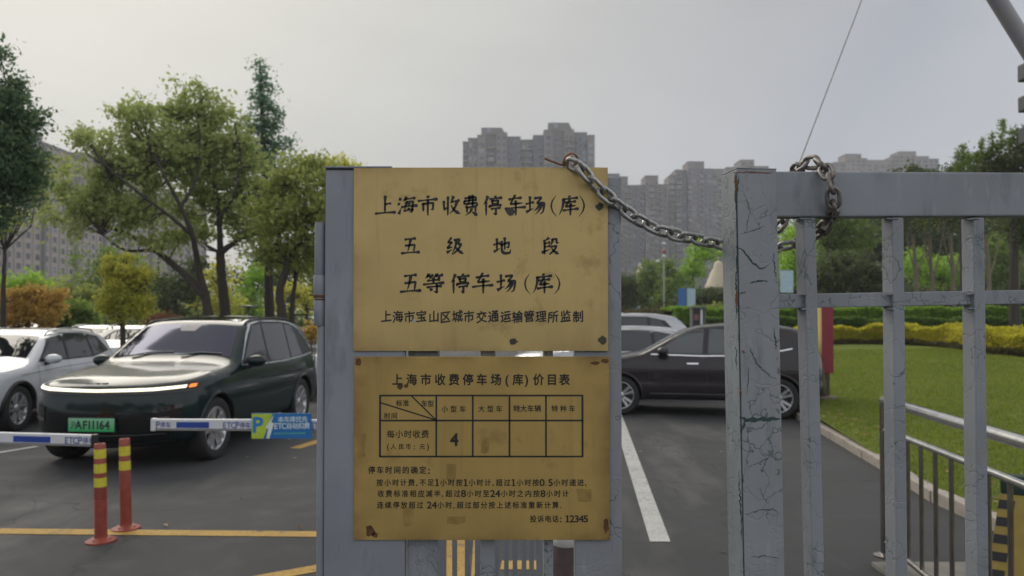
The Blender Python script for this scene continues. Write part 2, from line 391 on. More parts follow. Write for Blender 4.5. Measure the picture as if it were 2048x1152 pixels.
def scatter_leaves(name, label, n, xr, yr, zf, m, s=0.035):
    vs, fs = [], []
    for i in range(n):
        x, y = random.uniform(*xr), random.uniform(*yr); k = along_x(y)
        if zf == 'lawn': x = k + abs(random.gauss(0, 0.5)) + 0.05; z = lawn_z(x, y) + 0.03
        else: z = 0.008
        a = random.uniform(0, 6.28); q = s * random.uniform(0.6, 1.3); b = len(vs)
        for da, rr in ((0, 1.3), (1.57, .6), (3.14, 1.3), (4.71, .6)):
            vs.append((x + math.cos(a + da) * q * rr, y + math.sin(a + da) * q * rr, z + random.uniform(0, .018)))
        fs.append((b, b + 1, b + 2, b + 3))
    o = MB().add(vs, fs).build(name, m); tag(o, label, 'leaves', kind='stuff')
DRY = m_leaf('fallen_leaf', (0.16, 0.08, 0.04), (0.38, 0.22, 0.11), (0.5, 0.36, 0.22), 3, 0.1)
scatter_leaves('fallen_leaves', 'dry brown leaves lying on the lawn edge by the kerb', 130, (0, 0), (4.5, 12), 'lawn', DRY, 0.03)
scatter_leaves('fallen_leaf_litter', 'few pale leaves and scraps scattered over the asphalt', 42, (-6, 3.2), (4.7, 14), 'road', DRY, 0.022)

# concrete pad under the railing
PAD = plain('pale_concrete', (0.19, 0.18, 0.16), 0.9, scale=6, var=0.22, bump=0.5)
o = MB().box((3.45, 4.3, 0.005), (2.0, 1.7, 0.05), bev=0.01).build('concrete_pad', PAD); tag(o, kind='structure')

# ---------------------------------------------------------------- right-hand gate (post, rails, bars)
def bar_px(p0, p1, w_, dpt, ext0=0.0, ext1=0.0, bev=0.003, mb=None):
    """a square tube between two world points, w_ wide across, dpt deep"""
    p0, p1 = Vector(p0), Vector(p1); d = (p1 - p0).normalized(); p0 = p0 - d * ext0; p1 = p1 + d * ext1
    dep = GD - d * GD.dot(d); dep.normalize(); acr = dep.cross(d).normalized()
    rot = Matrix((acr, dep, d)).transposed(); mb = mb or MB()
    return mb.box((p0 + p1) / 2, (w_, dpt, (p1 - p0).length), rot=rot, bev=bev)
K = math.tan(R(8)); GD = Vector((-math.sin(R(8)), math.cos(R(8)), 0))
def gp(px, py, off=0.0):       # pixel to the gate's own plane, off metres behind its front face
    d = ray(px, py); # y = 1.75 + K*(x-0.518) + off
    t = (1.75 - K * 0.518 + off) / (d.y - K * d.x); return Vector((0, 0, CAMZ)) + d * t
root = thing('metal_gate', 'peeling blue-grey barred metal gate with the chain looped over its top rail', 'gate', gp(1510, 1150) * 1.0)
root.location.z = 0
inv = -Vector(root.location)
def gpart(name, mb, m, parent=root):
    mb.v = [(x + inv.x, y + inv.y, z + inv.z) for x, y, z in mb.v]
    return mb.build(name, m, parent)
# post: front face 1468-1552 at the top, leaning as in the picture
t0, t1 = gp(1498, 345, 0.040), gp(1514, 1152, 0.040)
dd = (t1 - t0).normalized(); t1 = t0 + dd * (t0.z / -dd.z)
post = gpart('gate_post', bar_px(t1, t0, 0.0985, 0.080, bev=0.002), GATE)
gpart('post_cap', bar_px(t0, t0 + Vector((0, 0, 0.003)), 0.0995, 0.081, bev=0.001), GATED)
# weathered side sheet of the post, 1 mm proud
sd0, sd1 = gp(1456.6, 348, 0.040), gp(1472.6, 1152, 0.040)
sdd = (sd1 - sd0).normalized(); sd1 = sd0 + sdd * (sd0.z / -sdd.z)
gpart('post_side', bar_px(sd1 - Vector((0.0006, 0, 0)), sd0 - Vector((0.0006, 0, 0.003)), 0.0016, 0.077, bev=0.0), GATED)
gpart('top_rail', bar_px(gp(1543, 391, 0.022), gp(2150, 391, 0.022), 0.108, 0.043, bev=0.004), GATE3)
gpart('middle_rail', bar_px(gp(1546, 603, 0.030), gp(2150, 592, 0.030), 0.034, 0.032, bev=0.002), GATE2)
for k, (xt, xb) in enumerate(((1610, 1628), (1785, 1793), (1945, 1954), (2100, 2106))):
    p0, p1 = gp(xt, 437, 0.024), gp(xb, 1152, 0.024); d = (p1 - p0).normalized(); p1 = p0 + d * ((p0.z - 0.16) / -d.z)
    gpart('gate_bar', bar_px(p1, p0, 0.030, 0.042, bev=0.003), GATE2)
WELD = plain('weld_bead', (0.16, 0.175, 0.19), .6, scale=90, var=.4, bump=.5)
for k, (xt, xb) in enumerate(((1610, 1628), (1785, 1793), (1945, 1954))):
    for yy in (438, 589, 618):
        xm = xt + (xb - xt) * (yy - 437) / 715
        P_ = [gp(xm - 13 + 26 * i / 6, yy + random.uniform(-1, 1), 0.0035 if yy == 438 else 0.006) for i in range(7)]
        gpart('weld_bead', MB().tube(P_, [.0012] + [random.uniform(.0022, .0034) for _ in range(5)] + [.0012], 6), WELD)
lo = gp(1560, 1152, 0.024); lo.z = 0.13; hi = gp(2150, 1152, 0.024); hi.z = 0.13
gpart('bottom_rail', bar_px(lo, hi, 0.06, 0.04, bev=0.003), GATE3)

def crack(pts, wd, m, parent, inv_, jit=2.0, off=-0.0006, seed=1):
    """a ragged flake line of bare undercoat on the gate face, points in picture pixels"""
    rr = random.Random(seed); P_ = []
    for i in range(len(pts) - 1):
        (x0, y0), (x1, y1) = pts[i], pts[i + 1]; n = max(2, int(math.hypot(x1 - x0, y1 - y0) / 4))
        for k in range(n): P_.append((x0 + (x1 - x0) * k / n + rr.uniform(-jit, jit), y0 + (y1 - y0) * k / n + rr.uniform(-jit, jit)))
    P_.append(pts[-1]); A, B = [], []
    for i, (x, y) in enumerate(P_):
        a, b = P_[max(0, i - 1)], P_[min(len(P_) - 1, i + 1)]; dx, dy = b[0] - a[0], b[1] - a[1]; l = math.hypot(dx, dy) or 1
        e = min(1, 3.0 * min(i, len(P_) - 1 - i) / len(P_) + 0.25); h = wd * e * rr.uniform(0.45, 1.3) / 2
        A.append(gp(x - dy / l * h, y + dx / l * h, off) + inv_); B.append(gp(x + dy / l * h, y - dx / l * h, off) + inv_)
    return MB().grid([A, B])
cracks = [([(1478, 832), (1492, 840), (1520, 838), (1560, 838)], 9), ([(1484, 862), (1490, 845), (1496, 838)], 5),
          ([(1470, 492), (1485, 500), (1505, 525), (1522, 538), (1538, 528)], 3.5), ([(1500, 566), (1520, 562), (1536, 562)], 4),
          ([(1478, 590), (1492, 582)], 3), ([(1478, 467), (1505, 462), (1530, 452)], 1.6), ([(1500, 695), (1515, 730), (1540, 752), (1553, 758)], 2.6),
          ([(1476, 500), (1472, 560), (1474, 610), (1471, 640)], 4), ([(1472, 690), (1474, 740)], 2), ([(1495, 935), (1520, 925), (1545, 910)], 1.8),
          ([(1490, 1030), (1520, 1020), (1545, 1018), (1560, 1028)], 2.2), ([(1518, 975), (1535, 1008)], 1.5), ([(1478, 940), (1481, 1010), (1484, 1080)], 3),
          ([(1486, 380), (1500, 420), (1490, 470)], 1.3), ([(1478, 352), (1472, 400), (1470, 420)], 4), ([(1500, 1115), (1530, 1112), (1560, 1118)], 1.8),
          ([(1548, 655), (1553, 700)], 3), ([(1546, 505), (1552, 560)], 2), ([(1498, 735), (1494, 790)], 1.6)]
for i, (pts, wd) in enumerate(cracks): gpart('paint_crack', MB(), None) if False else crack(pts, wd, CRACK, post, inv, 1.6, -0.0007, i).build('paint_crack', CRACK, post)
for i, (pts, wd) in enumerate([([(1470, 352), (1473, 372), (1470, 395)], 6), ([(1467, 345), (1500, 344), (1545, 345)], 3), ([(1472, 580), (1473, 612)], 5), ([(1484, 700), (1490, 706)], 5), ([(1480, 780), (1482, 790)], 6)]):
    crack(pts, wd, RUST, post, inv, 1.4, -0.0009, 50 + i).build('rust_patch', RUST, post)

# ---------------------------------------------------------------- left gate leaf that carries the two plates
YL = 1.752
leaf = thing('gate_leaf', 'blue-grey steel gate leaf that carries both brass plates', 'gate', (-0.33, YL, 0))
linv = -Vector(leaf.location)
def lpart(name, mb, m, smooth=False, parent=None):
    mb.v = [(x + linv.x, y + linv.y, z + linv.z) for x, y, z in mb.v]; return mb.build(name, m, parent or leaf, smooth=smooth)
def vbar(x0, x1, ytop, Y, dep, zlow=0.0, bev=0.003):
    """upright tube whose front face spans picture columns x0..x1 at mid height, top at row ytop"""
    zt = at(900, ytop, Y).z; a = (x0 - 1024) / F * Y; b = (x1 - 1024) / F * Y
    return MB().box(((a + b) / 2, Y + dep / 2, (zt + zlow) / 2), (b - a, dep, zt - zlow), bev=bev)
lpart('hinge_stile', vbar(648, 812, 338, YL, 0.012, bev=0.008), GATE3, True)
lpart('stile_web', vbar(649, 656, 338, YL + 0.013, 0.05, bev=0.001), GATE3)
lpart('stile_cap', MB().box(((716 - 1024) / F * YL, YL + 0.012, at(900, 337, YL).z + 0.0025), ((784 - 649) / F * YL, 0.034, 0.005), bev=0.002), GATE2)
lpart('end_stile', vbar(1150, 1243, 354, YL + 0.004, 0.05), GATE)
for x0, x1, dp in ((816, 876, 0.05), (961, 990, 0.05), (1087, 1106, 0.045)):
    lpart('gate_bar', vbar(x0, x1, 420, YL + 0.02, dp), GATE2)
for yy in (400, 900):
    z = at(900, yy, YL).z; lpart('cross_rail', MB().box((-0.03, YL + 0.045, z), (0.55, 0.03, 0.05), bev=0.003), GATE3)
lpart('cross_rail', MB().box((-0.03, YL + 0.045, 0.14), (0.55, 0.03, 0.06), bev=0.003), GATE3)
# hinge on the wall post
Yh = YL + 0.02
hx = lambda px: (px - 1024) / F * Yh
hp = thing('hinge_post', 'slim grey post with a rusty hinge barrel left of the gate leaf', 'post', (hx(642), Yh, 0))
def tubez(px0, px1, y0, y1, name, m, parent, dy=0.0):
    r = (px1 - px0) / 2 / F * Yh; z0, z1 = at(640, y1, Yh).z, at(640, y0, Yh).z
    if y1 > 1152: z0 = 0
    return MB().lathe([(r * .9, z0), (r, z0 + .003), (r, z1 - .003), (r * .9, z1)], (hx((px0 + px1) / 2) - hp.location.x, dy, 0), 20).build(name, m, parent, smooth=True)
tubez(629, 651, 446, 552, 'upper_pipe', GATE3, hp); b1 = tubez(627, 654, 551, 599, 'hinge_barrel', GATE3, hp); tubez(628, 653, 601, 652, 'hinge_barrel', GATE3, hp)
tubez(635, 655, 652, 1300, 'lower_pipe', GATE3, hp); tubez(630, 651, 598.6, 601.4, 'hinge_gap', RUST, hp)
tubez(626.8, 654.3, 588, 598, 'rust_ring', RUST, hp)
GATEB = plain('gate_bracket_paint', (0.22, 0.25, 0.30), 0.6, scale=20)
MB().box((hx(650) - hp.location.x + .008, 0.02, at(640, 575, Yh).z), (0.03, 0.012, 0.05), bev=.002).build('hinge_bracket', GATEB, hp)
# ---------------------------------------------------------------- lettering
_gc = {}
def glyph(ch, res=3, off=0.0):
    k = (ch, res, off)
    if k in _gc: return _gc[k]
    c = bpy.data.curves.new('g', 'FONT'); c.body = ch; c.size = 1; c.resolution_u = res; c.offset = off
    o = bpy.data.objects.new('g', c); COL.objects.link(o); bpy.context.view_layer.update()
    m = bpy.data.meshes.new_from_object(o.evaluated_get(bpy.context.evaluated_depsgraph_get()))
    vs = [(v.co.x, v.co.y) for v in m.vertices]; fs = [tuple(p.vertices) for p in m.polygons]
    bpy.data.objects.remove(o); bpy.data.curves.remove(c); bpy.data.meshes.remove(m)
    _gc[k] = (vs, fs); return _gc[k]
def is_cjk(ch): return ord(ch) > 0x2000
class Face:
    """flat print on a plane: O origin, U right, V up, per-unit metres"""
    def __init__(s, O, U, V): s.O = Vector(O); s.U = Vector(U); s.V = Vector(V); s.mb = MB()
    def put(s, ch, cx, cy, h, wd=None, shear=0.0, off=0.0, rnd=None, serif=False):
        vs, fs = glyph(ch, 3, 0.0)
        if serif and ch == '1': vs = vs + [(.08, 0), (.42, 0), (.42, .055), (.08, .055), (.2, .68), (.07, .60), (.07, .56), (.2, .60)]; fs = fs + [(len(vs) - 8, len(vs) - 7, len(vs) - 6, len(vs) - 5), (len(vs) - 4, len(vs) - 3, len(vs) - 2, len(vs) - 1)]
        if not vs: return
        sh = [(0, 0)] if off <= 0 else [(off, 0.5 * off), (-off, -0.5 * off), (0.5 * off, -off), (-0.5 * off, off)]
        if is_cjk(ch) and ch not in '，。、：（）': bx, by, hh = 0.5, 0.38, 0.92
        else:
            xs = [v[0] for v in vs]; bx = (min(xs) + max(xs)) / 2; by = 0.345; hh = 0.69
        k = h / hh; kx = k * (wd or 1.0); nrm = s.U.cross(s.V) * 0.00003
        for q, (ox, oy) in enumerate(sh):      # stamped a few times a hair apart: heavier ink
            P = []
            for x, y in vs:
                a, b = (x - bx), (y - by)
                if rnd: a += 0.012 * math.sin(9 * b + rnd * 3.1); b += 0.012 * math.sin(8 * a + rnd * 1.7)
                P.append(s.O + nrm * q + s.U * (cx + (a + ox) * kx) + s.V * (cy + (b + oy + shear * a) * k))
            s.mb.add(P, fs)
    def poly(s, pts): s.mb.add([s.O + s.U * x + s.V * y for x, y in pts], [tuple(range(len(pts)))])
    def line(s, x0, y0, x1, y1, t):
        l = math.hypot(x1 - x0, y1 - y0); nx, ny = -(y1 - y0) / l * t / 2, (x1 - x0) / l * t / 2
        s.poly([(x0 - nx, y0 - ny), (x1 - nx, y1 - ny), (x1 + nx, y1 + ny), (x0 + nx, y0 + ny)])
    def stroke(s, pts, ws):
        P = []; n = len(pts)
        A, B = [], []
        for i, (x, y) in enumerate(pts):
            a, b = pts[max(0, i - 1)], pts[min(n - 1, i + 1)]; dx, dy = b[0] - a[0], b[1] - a[1]; l = math.hypot(dx, dy) or 1
            A.append(s.O + s.U * (x - dy / l * ws[i] / 2) + s.V * (y + dx / l * ws[i] / 2)); B.append(s.O + s.U * (x + dy / l * ws[i] / 2) + s.V * (y - dx / l * ws[i] / 2))
        s.mb.grid([A, B])

# brush-written characters: strokes on a 100x100 grid, y downwards
BRUSH = {
 '上': "s 49,4 48,50 47,88;h 50,44 66,40 74,40;h 2,91 50,86 98,84",
 '海': "d 10,12 20,24;d 3,38 14,47;t 8,94 20,62;p 46,4 40,18 28,30;h 40,20 64,15 88,12;p 46,34 42,56 36,76;z 46,34 80,28 74,84 62,80;h 24,58 60,53 98,50;d 57,38 62,48;d 54,62 60,71;h 36,77 56,73 78,71",
 '市': "d 48,0 55,12;h 4,27 50,22 96,18;s 27,42 28,60 28,80;z 28,42 78,36 77,72 66,68;s 52,22 51,60 52,100",
 '收': "s 16,30 17,50 18,64;t 14,70 42,58;s 37,8 36,50 36,100;p 64,2 58,22 48,38;h 56,32 76,27 92,24;p 82,28 68,66 42,92;n 52,46 70,74 100,92",
 '费': "z 20,14 74,8 74,22;h 18,28 50,24 74,22;z 18,30 14,43 82,37 80,54 68,50;p 40,0 38,34 16,60;s 58,0 58,30 58,56;s 29,60 30,70 30,86;z 30,60 72,54 72,84;p 51,64 46,82 20,100;d 56,82 82,100",
 '停': "p 27,2 18,26 4,46;s 18,34 18,60 18,100;d 62,0 67,10;h 38,18 66,14 94,11;s 48,27 49,34 50,42;z 48,27 80,24 76,40;h 50,42 64,41 77,39;p 37,50 35,57 31,63;z 38,52 94,46 88,58;h 46,67 66,64 86,62;k 67,66 67,95 54,88",
 '车': "h 20,20 52,14 80,11;z 50,0 26,44 88,37;h 2,67 50,61 100,58;s 54,28 54,60 54,100",
 '场': "h 2,42 18,38 36,34;s 20,8 20,40 20,74;t 0,84 40,62;z 44,14 82,8 52,40 94,34 84,88 70,92;p 68,42 58,62 38,78;p 80,41 68,70 46,94",
 '库': "d 52,0 57,10;h 22,20 60,15 94,11;p 25,20 20,60 2,98;h 34,35 60,32 84,29;z 57,22 36,56 86,50;h 26,75 60,70 98,66;s 61,42 60,70 60,100",
 '五': "h 22,13 50,9 78,7;p 52,12 44,50 34,86;z 24,48 76,42 70,84;h 1,92 50,87 100,85",
 '级': "z 28,4 10,31 32,28;z 31,30 6,63 36,55;t 2,88 38,68;z 46,16 80,10 64,40 88,36 70,68 36,100;p 57,18 50,58 30,98;n 52,50 70,76 100,94",
 '地': "h 2,42 16,38 34,34;s 18,10 18,40 18,72;t 0,84 38,62;z 42,44 88,28 84,60 72,56;s 63,4 63,40 63,72;c 46,20 46,78 60,92 92,90 97,68",
 '段': "p 42,2 30,12 18,18;s 16,18 16,60 16,98;h 18,36 30,33 44,30;h 18,56 30,53 44,50;t 0,88 50,68;p 62,10 58,32 47,46;z 62,12 84,8 85,32 98,32;z 54,54 86,48 70,76 42,100;n 56,60 74,82 100,96",
 '等': "p 28,0 20,14 8,26;h 20,14 34,12 46,9;d 32,14 40,24;p 68,0 60,12 50,20;h 62,12 78,10 94,7;d 74,14 82,24;h 22,36 52,33 80,30;s 50,24 50,38 50,52;h 1,55 50,50 100,46;h 20,69 54,65 88,62;k 67,52 67,96 50,88;d 32,74 44,86",
 '(': "q 62,-8 40,25 34,52 42,84 66,112", ')': "q 38,-8 60,25 66,52 58,84 34,112",
}
PROF = {'h': [1.0, .62, .55, .7, 1.25], 's': [1.2, .85, .8, .8, .45], 'p': [1.25, 1.0, .8, .5, .12], 'n': [.3, .7, 1.0, 1.35, .15],
        'd': [.35, .9, 1.35, 1.2, .5], 't': [1.25, 1.0, .7, .4, .12], 'z': [1.0, .75, .8, .9, .8, .75, .35], 'k': [1.1, .8, .85, .9, .7, .15],
        'c': [.9, .85, .9, 1.2, 1.2, .9, .15], 'q': [.15, .55, .75, .55, .15]}
def smoothpts(pts, n):
    """points along the polyline, corners gently rounded"""
    P = [np.array(p, float) for p in pts]; seg = [np.linalg.norm(P[i + 1] - P[i]) for i in range(len(P) - 1)]; T = sum(seg); out_ = []
    for k in range(n):
        s_ = T * k / (n - 1); i = 0
        while i < len(seg) - 1 and s_ > seg[i]: s_ -= seg[i]; i += 1
        out_.append(P[i] + (P[i + 1] - P[i]) * min(1, s_ / seg[i]))
    q = [o_.copy() for o_ in out_]
    for k in range(1, n - 1): q[k] = out_[k] * .6 + (out_[k - 1] + out_[k + 1]) * .2
    return q
def brush(face, ch, cx, cy, h, seed, wt=13.6):
    rr = random.Random(seed)
    for st in BRUSH[ch].split(';'):
        ty, *pp = st.split(' '); pts = [tuple(map(float, p.split(','))) for p in pp]
        curved = ty in 'pqnc' or (ty in 'hs')
        n = 9 if ty in 'hsdt' else 22
        if curved and len(pts) == 3:      # quadratic through the middle point
            a, b, c = [np.array(p) for p in pts]; b = 2 * b - (a + c) / 2
            Q = [a * (1 - u) ** 2 + 2 * b * u * (1 - u) + c * u * u for u in np.linspace(0, 1, n)]
        else: Q = smoothpts(pts, n)
        pr = PROF[ty]; W = [float(np.interp(i / (n - 1), np.linspace(0, 1, len(pr)), pr)) * wt * rr.uniform(.9, 1.12) for i in range(n)]
        if ty in 'hsz': 
            d = (Q[0] - Q[1]); l = np.linalg.norm(d) or 1; Q.insert(0, Q[0] + d / l * wt * 0.35); W.insert(0, wt * 0.45)
        if ty in 'h': d = (Q[-1] - Q[-2]); l = np.linalg.norm(d) or 1; Q.append(Q[-1] + d / l * wt * 0.4); W.append(wt * 0.35)
        Q2 = [(cx + (x - 50 + rr.uniform(-.5, .5)) / 100 * h, cy - (y - 50) / 100 * h) for x, y in Q]
        face.stroke(Q2, [w_ / 100 * h for w_ in W])

# ---------------------------------------------------------------- the two brass plates
YS = 1.748
PXM = YS / F       # metres per picture pixel on the plate plane
def plate(name, label, x0, x1, y0, y1, m):
    ym = (y0 + y1) / 2; X0, X1 = at(x0, ym, YS).x, at(x1, ym, YS).x; Z0, Z1 = at(0, y1, YS).z, at(0, y0, YS).z
    t = thing(name, label, 'sign', ((X0 + X1) / 2, YS, Z0))
    MB().box((0, 0.0011, (Z1 - Z0) / 2), (X1 - X0, 0.0022, Z1 - Z0), bev=0.0005).build('plate', m, t)
    def fx(px): return at(px, ym, YS).x - t.location.x
    def fz(py): return at(0, py, YS).z - Z0
    return t, fx, fz
pl1, fx, fz = plate('parking_sign', 'upper brass plate with brush-written black car park title lines', 707, 1216, 335, 702, BRASS1)
H1 = MB().box((fx(640 + 0), 0, 0), (0, 0, 0)) if False else None
def newface(): return Face((0, -0.0004, 0), (1, 0, 0), (0, 0, 1))
def L_(face, name, m, parent): face.mb.build(name, m, parent)
f = newface()
for i, (ch, x) in enumerate(zip('上海市收费停车场(库)', (770.5, 814, 855, 901, 942, 985, 1030, 1072, 1108, 1137, 1163))):
    brush(f, ch, fx(x), fz(411), (40 if ch not in '()' else 36) * PXM, i)
L_(f, 'title_lettering', INK, pl1)
for i, (ch, x) in enumerate(zip('五级地段', (820.5, 910, 1005, 1101))):
    f = newface(); brush(f, ch, fx(x), fz(492), 35 * PXM, 20 + i, 15); L_(f, 'character', INK, pl1)
f = newface()
for i, (ch, x) in enumerate(zip('五等停车场(库)', (821, 867, 920, 965, 1014, 1055, 1085, 1114))): brush(f, ch, fx(x), fz(567), (40 if ch not in '()' else 34) * PXM, 40 + i, 14)
L_(f, 'class_lettering', INK, pl1)
f = newface()
for i, (ch, x) in enumerate(zip('上海市宝山区城市交通运输管理所监制', (773, 796, 819, 843, 868, 891, 915, 938, 963, 987, 1011.5, 1035, 1058, 1082, 1106, 1131, 1156))):
    f.put(ch, fx(x), fz(633 + (i % 3 - 1) * .7), 22.5 * PXM, 0.92, shear=0.11, off=0.024, rnd=i)
L_(f, 'authority_lettering', INK, pl1)
def blob(face, px, py, rx, ry, seed, n=11, fxx=None, fzz=None):
    rr = random.Random(seed); face.poly([(fxx(px) + math.cos(6.283 * k / n) * rx * PXM * rr.uniform(.7, 1.15), fzz(py) + math.sin(6.283 * k / n) * ry * PXM * rr.uniform(.7, 1.15)) for k in range(n)])
for k, (x, y, a, b) in enumerate(((1021, 423, 10, 8), (1200, 413, 9, 8), (1027, 683, 9, 7), (1205, 680, 9, 9))):
    f = Face((0, -0.0007, 0), (1, 0, 0), (0, 0, 1)); blob(f, x, y, a, b, k, fxx=fx, fzz=fz); L_(f, 'glue_patch', TAPE, pl1)
f = Face((0, -0.0008, 0), (1, 0, 0), (0, 0, 1)); blob(f, 829, 641, 4, 4, 9, 7, fx, fz); L_(f, 'paint_fleck', plain('grey_fleck', (.45, .45, .45), .6), pl1)
STN = plain('smoky_stain', (0.21, 0.145, 0.06), 0.6, scale=40, var=0.3); STN2 = plain('dark_tarnish', (0.12, 0.06, 0.022), 0.6, 0.3, scale=40, var=0.5)

pl2, fx, fz = plate('price_sign', 'lower brass plate with the printed hourly parking price table', 708, 1219, 713, 1080, BRASS2)
f = newface()
for ch, x in zip('上海市收费停车场(库)价目表', (794.5, 823, 851.5, 880, 908, 936, 963.5, 992, 1014, 1036, 1053, 1077, 1104, 1129)):
    f.put(ch, fx(x), fz(759), (22 if ch not in '()' else 17) * PXM, 0.93, off=0.028)
L_(f, 'title_lettering', INK2, pl2)
f = newface()
T = 3.4 * PXM
X = [760, 872.5, 945.5, 1019, 1092, 1165]; Ya, Yb, Yc = 791, 841, 913
for x in X: f.line(fx(x), fz(Ya), fx(x), fz(Yc), T if x not in (760, 1165) else T * 1.15)
for y in (Ya, Yb, Yc): f.line(fx(758.5), fz(y), fx(1166.5), fz(y) + 0, T)
f.line(fx(760), fz(805), fx(872), fz(840), T * .8); f.line(fx(823), fz(792), fx(872), fz(840), T * .8)
f.mb.v = [(x, y - 0.0001 * (i // 4 % 2), z) for i, (x, y, z) in enumerate(f.mb.v)]
L_(f, 'price_table', INK, pl2)
f = newface()
def row(txt, xs, y, h, off=0.016, wd=.95):
    f = newface()
    for ch, x in zip(txt, xs): f.put(ch, fx(x), fz(y), h * PXM, wd, off=off)
    L_(f, 'table_entry', INK2, pl2)
c4 = lambda *a: [v / 2.4935 + 640 for v in a]
row('标准', c4(394, 428), 806, 12.5); row('车型', c4(520, 552), 807, 12.5); row('时间', c4(335, 370), 831.5, 12.5)
row('小型车', c4(622, 666, 711), 818, 13); row('大型车', c4(805, 850, 893), 817.5, 13); row('特大车辆', c4(981, 1015, 1050, 1086), 817, 13.5, .020); row('特种车', c4(1171, 1214, 1257), 817, 13)
row('每小时收费', c4(353, 395, 438, 481, 524), 868, 15.5, .014); row('(人民币:元)', c4(340, 366, 406, 441, 470, 510, 538), 893, 11)
f = newface(); f.put('4', fx(908.5), fz(879), 24 * PXM, 0.95, off=0.030); L_(f, 'table_entry', INK, pl2)
f = newface()
def text(txt, x0, x1, y, h, off=0.020, digit=1.15):
    adv = [1.0 if is_cjk(c) else (0.36 if c in ' ' else (0.45 if c in ',.:' else 0.62)) for c in txt]; T_ = sum(adv); x = x0
    for c, a in zip(txt, adv):
        wpx = a / T_ * (x1 - x0)
        if c in ',.': f.put(c, fx(x + wpx * .35), fz(y + h * .02), h * .8 * PXM, 1, off=0.02)
        elif c != ' ': f.put(c, fx(x + wpx / 2), fz(y), h * (1 if is_cjk(c) else (digit * .86)) * PXM, .93 if is_cjk(c) else 1.1, off=off if is_cjk(c) else 0.022, serif=True)
        x += wpx
text('停车时间的确定:', 735, 862, 940, 14.5, .022)
text('按小时计费,不足1小时按1小时计,超过1小时按0.5小时递进,', 752, 1176, 965, 13.5)
text('收费标准相应减半,超过8小时至24小时之内按8小时计', 754, 1139, 987, 13.5)
text('连续停放超过 24小时,超过部分按上述标准重新计算.', 753, 1126, 1010, 13.5)
text('投诉电话: 12345', 1059, 1176, 1037.5, 13.5, .020)
L_(f, 'rules_lettering', INK2, pl2)
# ragged tarnish on the lower plate's corners and where tape once was
for k, (x, y, a, b) in enumerate(((741, 1062, 10, 12), (751, 1070, 7, 6), (1212, 1052, 6, 16), (1210, 722, 8, 5), (1190, 726, 10, 4), (800, 773, 6, 7), (812, 772, 5, 4), (716, 724, 6, 9))):
    f = Face((0, -0.0002, 0), (1, 0, 0), (0, 0, 1)); blob(f, x, y, a, b, k + 30, 13, fx, fz); L_(f, 'tarnish_spot', STN2, pl2)
PT = plain('tape_ghost', (0.37, 0.245, 0.075), 0.6, 0.4, scale=35, var=0.25)
for (x0, y0, x1, y1) in ((893, 927, 911, 958), (894, 1032, 930, 1046), (1154, 978, 1182, 1003), (709, 870, 731, 914), (806, 1016, 828, 1050), (962, 872, 978, 905)):
    f = Face((0, -0.00025, 0), (1, 0, 0), (0, 0, 1)); rr = random.Random(x0); f.poly([(fx(x) + rr.uniform(-2, 2) * PXM, fz(y) + rr.uniform(-2, 2) * PXM) for x, y in ((x0, y1), ((x0 + x1) / 2, y1 + 2), (x1, y1), (x1, (y0 + y1) / 2), (x1, y0), (x0, y0))]); L_(f, 'tape_ghost', PT, pl2)

# ---------------------------------------------------------------- the chain
ZINC = MT('galvanised_chain', 0.36, 0.85); zf = ZINC.noise(60, 5, .7)
ZINC.color(ZINC.mix(ZINC.mrange(zf, .5, .7, 0, .7), (0.42, 0.41, 0.40), (0.13, 0.10, 0.08))); ZINC.rough(ZINC.mrange(zf, .3, .7, .3, .6)); ZINC.bump(zf, .3, .001)
ZINC2 = MT('dull_rusty_chain', 0.5, 0.8); zf = ZINC2.noise(50, 5, .7)
ZINC2.color(ZINC2.mix(ZINC2.mrange(zf, .45, .65, 0, .8), (0.27, 0.26, 0.25), (0.14, 0.085, 0.05))); ZINC2.rough(ZINC2.mrange(zf, .3, .7, .4, .7)); ZINC2.bump(zf, .3, .001)
def link_mesh(m, r=0.0053, a=0.0095, b=0.0135):     # straight half-length a, half-width b
    pts = []
    for k in range(9): q = -math.pi / 2 + math.pi * k / 8; pts.append((a + b * math.cos(q), b * math.sin(q), 0))
    for k in range(9): q = math.pi / 2 + math.pi * k / 8; pts.append((-a + b * math.cos(q), b * math.sin(q), 0))
    mb = MB().tube(pts, r, 8, closed=True)
    # weld seam swelling on one straight side
    mb.tube([(-0.003, -b, 0), (0, -b, 0), (0.003, -b, 0)], [r * .9, r * 1.16, r * .9], 8)
    return mb.mesh('link', m, smooth=True)
lm1, lm2 = link_mesh(ZINC.m), link_mesh(ZINC2.m)
chain = thing('chain', 'galvanised steel chain slung between the plates and the barred gate', 'chain', at(1440, 485, 1.8))
def cr_spline(P, n=40):
    P = [Vector(p) for p in P]; P = [P[0] * 2 - P[1]] + P + [P[-1] * 2 - P[-2]]; o_ = []
    for i in range(1, len(P) - 2):
        for k in range(n):
            t = k / n; a, b, c, d = P[i - 1], P[i], P[i + 1], P[i + 2]
            o_.append(0.5 * ((2 * b) + (c - a) * t + (2 * a - 5 * b + 4 * c - d) * t * t + (3 * b - 3 * c + d - a) * t ** 3))
    o_.append(P[-2]); return o_
